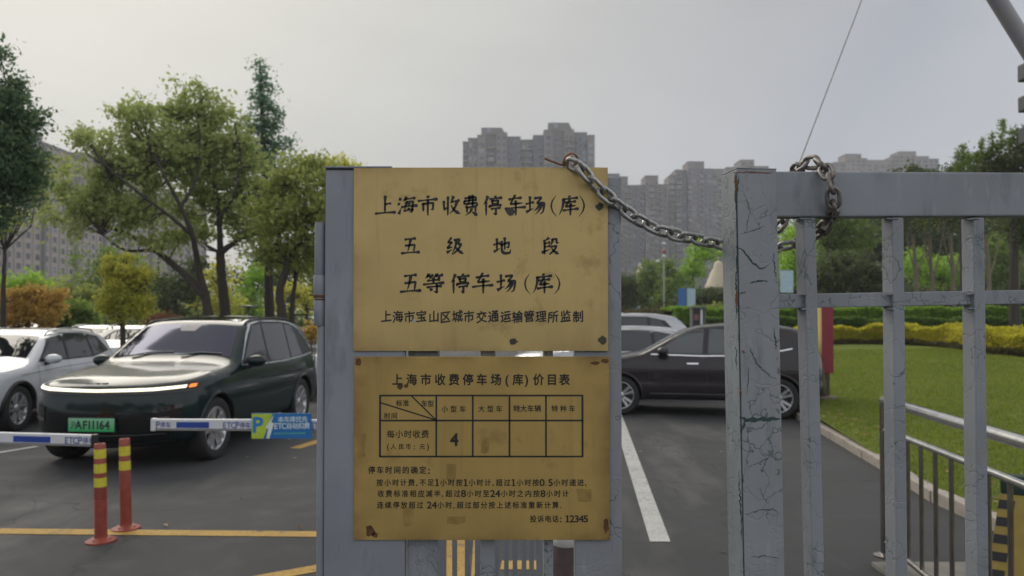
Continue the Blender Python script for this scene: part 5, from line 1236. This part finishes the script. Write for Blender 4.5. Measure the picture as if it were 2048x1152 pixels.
def topbox(t, Y, x0, x1, y0, y1, m_, hole=None, slope=None):
    ox, oy = t.location.x, t.location.y; xa, xb = at(x0, 600, Y).x - ox, at(x1, 600, Y).x - ox; za, zb = at(1000, y1, Y).z, at(1000, y0, Y).z
    xs = at(slope, 600, Y).x - ox if slope else xb
    P = [(xa, 1, za), (xs, 1, za), (xs, 9, za), (xa, 9, za), (xa, 1, zb), (xb, 1, zb), (xb, 9, zb), (xa, 9, zb)]
    MB().hexa(P).build('roof_block', m_, t)
    if hole: MB().box(((xa * .62 + xb * .38), .97, zb * .45 + za * .55 + .8), (1.6, .08, 1.6)).build('roof_opening', WINL, t)
topbox(tt, 330, 962, 1003, 254, 269, A, True, 1013); topbox(tt, 330, 1097, 1138, 244, 262, A, True, 1147)
tower('stepped brownish apartment block nearest the right edge of the plates', 390,
      [(1170, 1205, 335, 3, A, 3), (1205, 1240, 349, 0, C2, 3), (1240, 1257, 354, 1, B2, 2), (1257, 1275, 370, 3, A, 2), (1275, 1292, 370, 2.4, C2, 2), (1292, 1318, 352, 1, B2, 3), (1318, 1339, 368, 3, A, 2)])
tower('tallest grey block in the gap, stepping up to a roof box', 400,
      [(1339.5, 1352, 352, 1, B2, 1), (1352, 1364, 341, 0, A, 1), (1364, 1376, 341, 1.5, C2, 1), (1376, 1392, 325, -1, B2, 2), (1392, 1409, 325, -.4, A, 2), (1409, 1426, 338, 1, C2, 2), (1426, 1450, 338, 2, A, 2)])
tower('grey tower with a small square roof box just behind the gate post top', 440,
      [(1455, 1482, 335, 1, A, 2), (1482, 1510, 321, 0, B2, 2), (1510, 1540, 333, 1, A, 3)])
tower('low hazy skyline block beyond the chain loop', 560,
      [(1640, 1670, 328, 1, A, 2), (1670, 1693, 325, 1, A, 2), (1693, 1725, 309, 0, B2, 3), (1725, 1738, 317, 1, A, 1), (1738, 1790, 320, 2, B2, 4), (1790, 1800, 312, 1, A, 1), (1800, 1835, 304, 0, B2, 3), (1835, 1862, 313, 1, A, 2), (1862, 1882, 318, 1, C2, 2)])
# long apartment block on the left, its facade running away from the camera
lb = thing('apartment_block', 'long pale apartment block with a roof spire behind the left trees', 'building', (-137, 185, 0))
Hb = 53.0
WALL4 = plain('pale_warm_render', (.42, .37, .335), .9, scale=.25, var=.1)
MB().box((-9, 75, Hb / 2), (18, 150, Hb)).build('wall', WALL4, lb); MB().box((-9, 75, Hb + .5), (18.6, 151, 1.0)).build('parapet', WALL1, lb)
for (y0, y1, h_) in ((28, 36, 3.2), (58, 70, 2.6), (100, 112, 3.0)): MB().box((-7, (y0 + y1) / 2, Hb + 1 + h_ / 2), (10, y1 - y0, h_)).build('roof_block', WALL1, lb)
MB().lathe([(.9, 0), (.5, 2.5), (.18, 3.0), (.12, 8.5), (.02, 9.5)], (-3, 33.5, Hb + 3.6), 10).build('spire', WALL3, lb)
wm_ = MB().box((0, 0, 0), (.14, 1.7, 1.6)).mesh('window', WIN); wl_ = MB().box((0, 0, 0), (.14, 1.7, 1.6)).mesh('window', WINL)
cnt = 0; far = MB()
for cI in range(36):
    y = 2.4 + cI * 4.1
    for r_ in range(17):
        z = 2.0 + r_ * 3.0
        if cI < 19 and r_ < 15 or cI < 5: 
            if cnt < 290: o = bpy.data.objects.new('window', wl_ if random.random() < .18 else wm_); link(o, lb); o.location = (.02, y, z); cnt += 1; continue
        far.box((.02, y, z), (.14, 1.7, 1.6))
o = far.build('distant_windows', WIN, lb); o['kind'] = 'stuff'
pil = MB().box((.3, 0, Hb / 2), (.6, .55, Hb)).mesh('pilaster', WALL4); pil2 = MB().box((.5, 0, Hb / 2), (1.0, .9, Hb)).mesh('pilaster', WALL1)
for cI in range(37): o = bpy.data.objects.new('pilaster', pil2 if cI % 4 == 0 else pil); link(o, lb); o.location = (0, .35 + cI * 4.1, 0)

# ---------------------------------------------------------------- unseen street trees, added behind the viewer to darken reflections in paint and glass
Cb = []
for i in range(620):
    x = random.uniform(-45, 45); hgt_ = 5.2 + 1.1 * math.sin(x / 2.3) + .8 * math.sin(x * 1.3 + 1); Cb.append((x, -22 + random.uniform(-1.8, 1.8), 1.6 + (hgt_ - 1.6) * random.random() ** .8))
V = leaf_cloud(np.array(Cb), np.full(len(Cb), 1.2), 60, .36); o = bpy.data.objects.new('treeline', npmesh('treeline', V, np.arange(len(V)).reshape(-1, 4), DEEP)); link(o); tag(o, 'dense line of unseen street trees added behind the viewer for reflections', 'trees', kind='stuff')

# ---------------------------------------------------------------- street things on the left
BOOMW = plain('boom_white', (.62, .63, .66), .35, scale=5, var=.06); BLUE = plain('boom_blue', (.02, .055, .30), .4); BLUET = plain('boom_blue_print', (.06, .09, .30), .4)
ORP = plain('faded_red_plastic', (.30, .060, .042), .55, scale=20, var=.2, bump=.2); YR = plain('yellow_reflective_band', (.62, .56, .05), .35, scale=60, var=.12); 
def boom(label, p0, p1, marks, texts, tip):
    p0, p1 = Vector(p0), Vector(p1); d = (p1 - p0).normalized(); n_ = Vector((d.y, -d.x, 0)).normalized(); up = d.cross(n_) ; up = up if up.z > 0 else -up
    t = thing('boom_barrier', label, 'barrier', (p0.x, p0.y, 0)); off = Vector(t.location); Lb = (p1 - p0).length
    rot = Matrix((d, -n_, up)).transposed()
    MB().box((p0 + p1) / 2 - off, (Lb, .042, .098), rot=rot, bev=.010).build('boom', BOOMW, t)
    MB().box((p0 + p1) / 2 - off - up * .036 - n_ * -.0225, (Lb - .01, .003, .014), rot=rot).build('edge_strip', plain('grey_rubber', (.22, .22, .23), .6), t)
    e = p1 if tip > 0 else p0; MB().box(e - off + d * .015 * tip, (.045, .050, .108), rot=rot, bev=.012).build('end_cap', BLACKP if tip > 0 else BOOMW, t)
    for s0, s1 in marks: MB().box(p0 + d * (s0 + s1) / 2 - off + n_ * .0215, (s1 - s0, .002, .050), rot=rot).build('blue_band', BLUE, t)
    for txt, s0, hh in texts:
        f_ = Face(p0 - off + n_ * .0228, d, up); x = s0
        for ch in txt:
            wd = .072 if is_cjk(ch) else (.050); 
            f_.put(ch, x + wd / 2, 0, (.056 if is_cjk(ch) else .050) , .95, off=.012); x += wd
        f_.mb.build('lettering', BLUET, t)
    return t, d, n_, up
YB = 6.25
q0, q1 = at(-260, 869, YB), at(186, 881, YB)
bl_t, d_, n_, up_ = boom('left white boom arm with blue band, its black end behind the posts', q0, q1, [], [], 1)
Lb = (q1 - q0).length
def sx(px, p0, p1, a=-260, b=186): return (px - a) / (b - a) * (p1 - p0).length
off_ = Vector(bl_t.location); rot_ = Matrix((d_, -n_, up_)).transposed()
for a, b in ((30, 104), (-170, -100)): MB().box(q0 + d_ * (sx(a, q0, q1) + sx(b, q0, q1)) / 2 - off_ + n_ * .0215, (sx(b, q0, q1) - sx(a, q0, q1), .002, .050), rot=rot_).build('blue_band', BLUE, bl_t)
f_ = Face(q0 - off_ + n_ * .0228, d_, up_); x = sx(132, q0, q1)
for ch, w_ in zip('ETCP停车', (.036, .036, .038, .040, .050, .05)): f_.put(ch, x + w_ / 2, 0, .052 if ch != 'P' else .058, .85, off=.012); x += w_
f_.mb.build('lettering', BLUET, bl_t)
r0, r1 = at(312, 849, YB + .1), at(760, 851, YB + .1)
br_t, d_, n_, up_ = boom('right white boom arm that carries the blue and green parking board', r0, r1, [], [], -1)
off_ = Vector(br_t.location); rot_ = Matrix((d_, -n_, up_)).transposed(); SX = lambda px: sx(px, r0, r1, 312, 760)
MB().box(r0 + d_ * (SX(355) + SX(420)) / 2 - off_ + n_ * .0215, (SX(420) - SX(355), .002, .050), rot=rot_).build('blue_band', BLUE, br_t)
for txt, px in (('P停车', 314), ('ETCP停车', 447), ('ETCP停车', 622)):
    f_ = Face(r0 - off_ + n_ * .0228, d_, up_); x = SX(px)
    for ch in txt: w_ = .046 if is_cjk(ch) else .036; f_.put(ch, x + w_ / 2, 0, .050 if ch != 'P' else .058, .82, off=.012); x += w_
    f_.mb.build('lettering', BLUET, br_t)
# cabinet of the right barrier, hidden by the plates; one of the left barrier outside the frame
def cabinet(label, x, y, z):
    t = thing('barrier_cabinet', label, 'cabinet', (x, y, 0)); MB().box((0, 0, z / 2), (.34, .30, z), bev=.02).build('housing', plain('cabinet_orange', (.55, .22, .05), .4), t)
    MB().box((0, -.152, z * .5), (.26, .006, z * .7), bev=.002).build('door', BOOMW, t); MB().box((0, 0, z + .02), (.38, .34, .05), bev=.015).build('cap', BLACKP, t)
cabinet('barrier cabinet at the hinge end of the right boom', r1.x + .12, r1.y + .2, .95); cabinet('barrier cabinet at the hinge end of the left boom', q0.x - .12, q0.y + .2, .95)
# board hung on the right boom
bd0, bd1 = at(500, 853, YB), at(621, 853, YB); bc = (bd0 + bd1) / 2; wdt = (bd1 - bd0).length; hgt = 51 / F * YB
bdt = thing('parking_board', 'blue and lime parking board with a large P fixed on the right boom', 'sign', (bc.x, YB + .035, 0), R(0)); bdt.rotation_euler = (0, 0, 0)
zc_ = bc.z + .0
MB().box((0, 0, zc_), (wdt, .006, hgt), bev=.002).build('board', plain('board_blue', (.025, .16, .42), .35, scale=4), bdt)
bf = Face((0, -.0040, zc_), (1, 0, .012), (0, 0, 1)); bf.poly([(-wdt / 2 + .003, -hgt / 2 + .003), (-.15, -hgt / 2 + .003), (-.075, hgt / 2 - .003), (-wdt / 2 + .003, hgt / 2 - .003)])
bf.mb.build('lime_panel', plain('board_lime', (.45, .58, .05), .4), bdt)
bf = Face((0, -.0044, zc_), (1, 0, .012), (0, 0, 1)); bf.poly([(-.125, -hgt / 2 + .003), (-.110, -.02), (-.135, -.015), (-.062, hgt / 2 - .01), (-.085, .03), (-.062, .025), (-.10, -hgt / 2 + .003)])
bf.mb.build('flash', plain('board_white', (.7, .75, .75), .4), bdt)
bf = Face((0, -.0048, zc_), (1, 0, .012), (0, 0, 1)); bf.put('P', -.195, .012, .125, 1.0, off=.03); bf.mb.build('letter_p', plain('board_p_blue', (.03, .20, .50), .4), bdt)
bf = Face((0, -.0048, zc_), (1, 0, .012), (0, 0, 1))
for ch, x in zip('本车库优先', (-.005, .045, .095, .145, .195)): bf.put(ch, x, .055, .048, 1, off=.02)
for ch, x in zip('ETC自动扣费', (-.045, -.012, .022, .065, .115, .165, .213)): bf.put(ch, x, .0, .050 if is_cjk(ch) else .046, .95, off=.022)
bf.mb.build('lettering', plain('board_pale_print', (.60, .72, .80), .4), bdt)
bf = Face((0, -.0048, zc_), (1, 0, .012), (0, 0, 1))
for k in range(14): bf.poly([(-.06 + k * .019, -.068), (-.047 + k * .019, -.068), (-.047 + k * .019, -.056), (-.06 + k * .019, -.056)])
o = bf.mb.build('small_print', plain('board_green_print', (.10, .45, .30), .4), bdt); o['kind'] = 'stuff'
# flexible guide posts
def guide(label, px, pyb, pyt, bands, tilt):
    b = gr(px, pyb); Hh = (at(px, pyt, b.y).z); t = thing('guide_post', label, 'bollard', (b.x, b.y, 0), group=None)
    t.rotation_euler = (0, tilt, 0)
    pr = [(.0, 0.004), (.105, .004), (.108, .018), (.085, .026), (.050, .034)]
    MB().lathe([(.108, .0), (.108, .012), (.07, .030), (.048, .036)], n=24).build('base', ORP, t, True)
    for k in range(4): q = math.pi / 4 + k * math.pi / 2 + .6; MB().lathe([(.009, .028), (.009, .034), (.004, .036)], (.075 * math.cos(q), .075 * math.sin(q), -.006), 8).build('bolt', BLACKP, t)
    prof = [(.047, .03)]; z = .045
    while z < Hh * .42: prof += [(.0455, z), (.0455, z + .007), (.0415, z + .009), (.0415, z + .016)]; z += .0185
    prof += [(.044, Hh * .44), (.040, Hh - .006), (.036, Hh), (.026, Hh), (.024, Hh - .03)]
    MB().lathe(prof, n=28).build('tube', ORP, t, True)
    for a, b2 in bands: 
        rr_ = lambda z: .044 - .004 * (z - Hh * .44) / (Hh * .56) + .0012
        MB().lathe([(rr_(a) - .002, a), (rr_(a), a + .001), (rr_(b2), b2 - .001), (rr_(b2) - .002, b2)], n=28, cap=False).build('reflective_band', YR, t, True)
guide('nearer red guide post with three yellow bands', 202, 1083, 887, [(.335 + .185 + i * .118, .335 + .255 + i * .118) for i in (-.98, .02, 1.02)][0:0] + [(.415, .485), (.520, .590), (.630, .700)], R(-1.2))
guide('farther red guide post with two yellow bands', 252, 1058, 877, [(.475, .548), (.590, .665)], R(-1.5))
# small park lamp above the SUV roof line and far posts
LMP = plain('lamp_grey', (.12, .125, .13), .6)
pk = at(497, 640, 26); t = thing('park_lamp', 'flat-topped park lamp showing just above the green SUV roof', 'lamp', (pk.x, pk.y, 0)); zt = at(497, 612, 26).z
MB().lathe([(.05, 0), (.05, zt - .05)], n=10).build('pole', LMP, t, True); MB().lathe([(.02, zt - .10), (.10, zt - .05), (.34, zt - .03), (.34, zt), (.05, zt + .03)], n=20).build('lamp_head', LMP, t, True)

# ---------------------------------------------------------------- behind the gate leaf: sliding fence, bollard
fn = thing('sliding_fence', 'low blue-grey fence of thin bars seen under the lower plate', 'fence', (-.02, 2.6, 0))
for px in (886, 910, 935, 955, 976, 993, 1013, 1030, 1048, 1063, 1077, 1091): MB().box(((px - 1024) / F * 2.6 + .02, 0, .53), ((.024 if px == 886 else .016), .02, .98), bev=.002).build('fence_bar', GATE3, fn)
for z in (.06, 1.0): MB().box((-.05, 0.022, z), (.46, .02, .03), bev=.002).build('fence_rail', GATE3, fn)
bo = thing('bollard', 'round-headed brown bollard with white cap under the lower plate', 'bollard', ((1132 - 1024) / F * 3.7, 3.7, 0))
zt = at(1132, 1088, 3.7).z
MB().lathe([(.068, 0), (.068, zt - .03), (.062, zt)], n=22).build('shaft', plain('brown_bollard', (.09, .06, .055), .6, scale=15, var=.3), bo, True)
MB().lathe([(.066, zt), (.066, zt + .02), (.05, zt + .045), (.02, zt + .055)], n=22).build('cap', plain('bollard_cap', (.33, .32, .30), .6), bo, True)

# ---------------------------------------------------------------- right side things
rl = thing('steel_railing', 'stainless steel railing running towards the viewer behind the gate bars', 'railing', (2.49, 5.03, 0)); ro = Vector(rl.location)
def rx(y): return 2.49 - .148 * (5.03 - y)
def rp_(y, z): return Vector((rx(y), y, z)) - ro
MB().lathe([(.029, .1), (.029, 1.12)], tuple(rp_(5.03, 0)), 18).build('post', STEEL, rl, True)
MB().lathe([(.029, .1), (.029, 1.12)], tuple(rp_(1.6, 0)), 18).build('post', STEEL, rl, True)
MB().lathe([(.075, .1), (.075, .112), (.035, .125)], tuple(rp_(5.03, 0)), 20).build('base_flange', STEEL, rl, True)
MB().tube([rp_(5.075, 1.135), rp_(5.03, 1.137), rp_(3.5, 1.14), rp_(1.5, 1.14)], [.022, .031, .031, .031], 16).build('top_rail', STEEL_SKY, rl, True)
MB().tube([rp_(5.0, .945), rp_(3.5, .955), rp_(1.6, .955)], .019, 14).build('middle_rail', STEEL_SKY, rl, True)
MB().tube([rp_(5.0, .20), rp_(3.5, .20), rp_(1.6, .20)], .019, 14).build('bottom_rail', STEEL, rl, True)
y = 4.82
while y > 1.75: MB().lathe([(.0125, .2), (.0125, .95)], tuple(rp_(y, 0)), 10).build('baluster', STEEL, rl, True); y -= .203
cv = plain('gate_white_block', (.5, .49, .45), .7)
# caution stand
cs_ = thing('caution_stand', 'yellow and black A-frame caution board beyond the steel railing', 'sign', (3.22, 4.78, .03), R(-36)); 
CY = plain('caution_yellow', (.34, .245, .05), .5, scale=10); CB = BLACKP
for sy in (-1, 1):
    P = [(-.17, sy * .17 - .006, 0), (.21, sy * .17 - .006, 0), (.21, sy * .17 + .006, 0), (-.17, sy * .17 + .006, 0), (-.10, sy * .03 - .006, .56), (.10, sy * .03 - .006, .56), (.10, sy * .03 + .006, .56), (-.10, sy * .03 + .006, .56)]
    MB().hexa(P).build('panel', CY, cs_)
for k in range(5):
    z0, z1 = .03 + k * .105, .085 + k * .105; fx_ = lambda z: -.168 + .07 * z / .56; fy = lambda z: -.17 + .14 * z / .56 - .0085
    MB().add([(fx_(z0), fy(z0), z0), (fx_(z0) + .085, fy(z0), z0), (fx_(z1) + .085, fy(z1), z1), (fx_(z1), fy(z1), z1)], [(0, 1, 2, 3)]).build('black_stripe', CB, cs_)
mk = MB(); rr = random.Random(4)
for k in range(6):
    z0 = .06 + k * .075; fy = lambda z: -.17 + .14 * z / .56 - .009
    for dx in (0, .022): mk.add([(.04 + dx, fy(z0), z0), (.052 + dx + rr.uniform(0, .02), fy(z0), z0 + .004), (.050 + dx, fy(z0 + .05), z0 + .055), (.042 + dx, fy(z0 + .05), z0 + .05)], [(0, 1, 2, 3)])
o = mk.build('worn_print', CB, cs_); o['kind'] = 'stuff'
MB().box((0, 0, .60), (.20, .09, .12), bev=.012).build('top_cap', plain('dark_green_cap', (.015, .035, .03), .5), cs_)
# red and yellow board
rb = thing('display_board', 'crimson and yellow standing board at the lawn edge behind the aubergine car', 'sign', (0, 0, 0))
pb = at(1656, 700, 13.6); rb.location = (pb.x, pb.y, ground_z(pb.x, pb.y)); gz = rb.location.z
zt, zb_ = at(1656, 592, 13.6).z - gz, at(1656, 746, 13.6).z - gz
MB().box((0, .11, (zt + zb_) / 2), (.205, .22, zt - zb_), bev=.006).build('crimson_case', plain('crimson_paint', (.235, .022, .045), .45, scale=6), rb)
yp = MT('yellow_panel', .45); gx = yp.n('ShaderNodeSeparateXYZ'); yp.l(yp.tc.outputs['Generated'], gx.inputs[0])
yp.color(yp.ramp(gx.outputs[1], [(0, (.60, .30, .22)), (.3, (.58, .44, .10)), (.7, (.60, .50, .10)), (1, (.50, .62, .45))]))
MB().box((-.106, .11, (zt + zb_) / 2 + .02), (.006, .19, zt - zb_ - .08), bev=.001).build('yellow_panel', yp.m, rb)
MB().box((-.02, .11, zb_ / 2 + .03), (.12, .16, zb_ - .05), bev=.005).build('foot', plain('brown_metal', (.07, .04, .04), .6), rb); MB().box((0, .11, .02), (.32, .3, .04), bev=.005).build('base_plate', plain('pinkish_stone', (.25, .18, .17), .8), rb)
# lamp banners
BAB = plain('banner_blue', (.035, .14, .40), .6); BAP = plain('banner_pale', (.38, .52, .62), .6)
for lab, Y, xs, y0, y1 in (('leftmost small pair of blue and pale lamp-post banners', 80, (1264, 1272, 1280), 596, 617), ('second pair of blue and pale lamp-post banners', 72, (1293, 1303, 1313), 592, 615),
                           ('largest pair of blue and pale banners, left of the gate post', 50, (1357, 1373, 1390), 577, 613)):
    c = at(xs[1], 600, Y); t = thing('banner_post', lab, 'banner', (c.x, c.y, ground_z(c.x, c.y)), group='banners on lamp posts'); gz = t.location.z; z1, z0 = at(xs[1], y0, Y).z - gz, at(xs[1], y1, Y).z - gz
    MB().lathe([(.05, -gz), (.04, z1 + .6)], n=8).build('pole', LMP, t); wl2 = (xs[1] - xs[0]) / F * Y; wr = (xs[2] - xs[1]) / F * Y
    MB().box((-wl2 / 2 - .03, 0, (z0 + z1) / 2), (wl2, .02, z1 - z0)).build('blue_banner', BAB, t); MB().box((wr / 2 + .03, 0, (z0 + z1) / 2), (wr, .02, z1 - z0)).build('pale_banner', BAP, t)
    for z in (z0, z1): MB().box((0, 0.02, z), (wl2 + wr + .1, .02, .03)).build('arm', LMP, t)
c = at(1556, 600, 34); t = thing('banner_post', 'pale blue banner between the gate post and the first gate bar', 'banner', (c.x, c.y, 0)); z1, z0 = at(1570, 541, 34).z, at(1570, 585, 34).z
MB().lathe([(.05, 0), (.04, z1 + .5)], n=8).build('pole', LMP, t); MB().box((.40, 0, (z0 + z1) / 2), (26 / F * 34, .02, z1 - z0)).build('pale_banner', BAP, t)
for z in (z0, z1): MB().box((.33, .02, z), (.75, .02, .04)).build('arm', LMP, t)
# pay kiosk
c = at(1395, 640, 32); t = thing('kiosk', 'small grey kiosk behind the aubergine car roof', 'kiosk', (c.x, c.y, 0)); zt = at(1395, 613, 32).z
MB().box((0, 0, zt - .04), (.62, .5, .09), bev=.02).build('canopy', LMP, t)
for x in (-.26, .27): MB().box((x, 0, zt / 2), (.05, .4, zt - .1)).build('leg', LMP, t)
MB().box((-.08, .05, zt / 2), (.30, .3, zt * .92)).build('cabinet', BLACKP, t); MB().box((.14, .0, zt * .55), (.10, .3, zt * .8)).build('white_panel', BOOMW, t); MB().box((-.08, -.11, zt * .8), (.2, .02, .25)).build('screen', plain('dull_red_screen', (.2, .08, .08), .4), t)
# cream cones (tensile or sculpture) and ball pole
CRM = plain('cream_membrane', (.62, .54, .40), .7, scale=1, var=.06)
def cone(label, px, ytop, ybot, wpx, Y):
    c = at(px, 600, Y); t = thing('cream_cone', label, 'pavilion', (c.x, c.y, 0)); z1, z0 = at(px, ytop, Y).z, at(px, ybot, Y).z; r_ = wpx / 2 / F * Y; h_ = z1 - z0
    MB().lathe([(r_ * .95, z0), (r_, z0 + h_ * .06), (r_ * .78, z0 + h_ * .3), (r_ * .55, z0 + h_ * .6), (r_ * .36, z0 + h_ * .74), (r_ * .33, z0 + h_ * .86), (r_ * .2, z0 + h_ * .96), (0.01, z1)], n=28).build('membrane', CRM, t, True)
    MB().lathe([(r_ * .2, 0), (r_ * .18, z0 + h_ * .1)], n=12).build('mast', LMP, t)
cone('large cream bell-shaped cone just left of the gate post', 1437, 521, 578, 54, 85); cone('small cream cone peeping between the gap trees', 1280, 526, 565, 24, 90)
c = at(1328, 600, 60); t = thing('ball_pole', 'thin pole with white and red balls in front of the far blocks', 'lamp', (c.x, c.y, 0))
MB().lathe([(.06, 0), (.04, at(1328, 487, 60).z)], n=8).build('pole', plain('pole_pale', (.4, .4, .4), .5), t)
for y, m_, dx in ((488, BOOMW, 0), (503, plain('red_ball', (.35, .05, .05), .4), 0), (513, BOOMW, 0), (523, BOOMW, -.5)):
    MB().lathe([(.02, -.14), (.12, -.1), (.17, 0), (.12, .1), (.02, .14)], (dx, -.1, at(1328, y, 60).z), 14).build('ball', m_, t, True)
# leaning white pole, wire, dark finned column at the top right
WP = plain('white_pole', (.30, .29, .30), .5, scale=4)
a, b = at(1955, -64, 4.0), at(2785, 1268, 4.0); t = thing('leaning_pole', 'pale tube crossing the top right corner', 'pole', (b.x, b.y, 0))
MB().tube([a - Vector(t.location), b - Vector(t.location)], [.043, .043], 16).build('tube', WP, t, True)
a, b = at(1750, -70, 9), at(1540, 480, 45); t = thing('guy_wire', 'thin pale wire slanting down across the sky to the chain loop', 'wire', tuple(b))
MB().tube([a - b, Vector((0, 0, 0))], [.006, .035], 6).build('wire', BOOMW, t)
c = at(2090, 600, 8); t = thing('finned_column', 'dark column with spaced square fins clipped by the right edge', 'column', (c.x, c.y, ground_z(c.x, c.y))); gz = t.location.z
MB().lathe([(.06, 0), (.05, 5.2 - gz)], n=12).build('pole', LMP, t)
DF = plain('dark_fin', (.045, .06, .06), .6)
for y0, y1 in ((122, 157), (187, 219), (250, 285)):
    z1, z0 = at(2060, y0, 8).z - gz, at(2060, y1, 8).z - gz; MB().box((0, 0, (z0 + z1) / 2), (.34, .3, z1 - z0), bev=.02).build('fin', DF, t)

# ---------------------------------------------------------------- light haze between here and the towers
hz = MB().box((0, 330, 49), (900, 760, 102)); hm = bpy.data.materials.new('haze_air'); hm.use_nodes = True; hn = hm.node_tree; hn.nodes.clear()
ho = hn.nodes.new('ShaderNodeOutputMaterial'); hv = hn.nodes.new('ShaderNodeVolumePrincipled'); hv.inputs['Color'].default_value = (.86, .89, .95, 1); hv.inputs['Density'].default_value = 0.00065; hv.inputs['Anisotropy'].default_value = .2
hn.links.new(hv.outputs[0], ho.inputs['Volume']); o = hz.build('haze', hm); tag(o, kind='stuff')
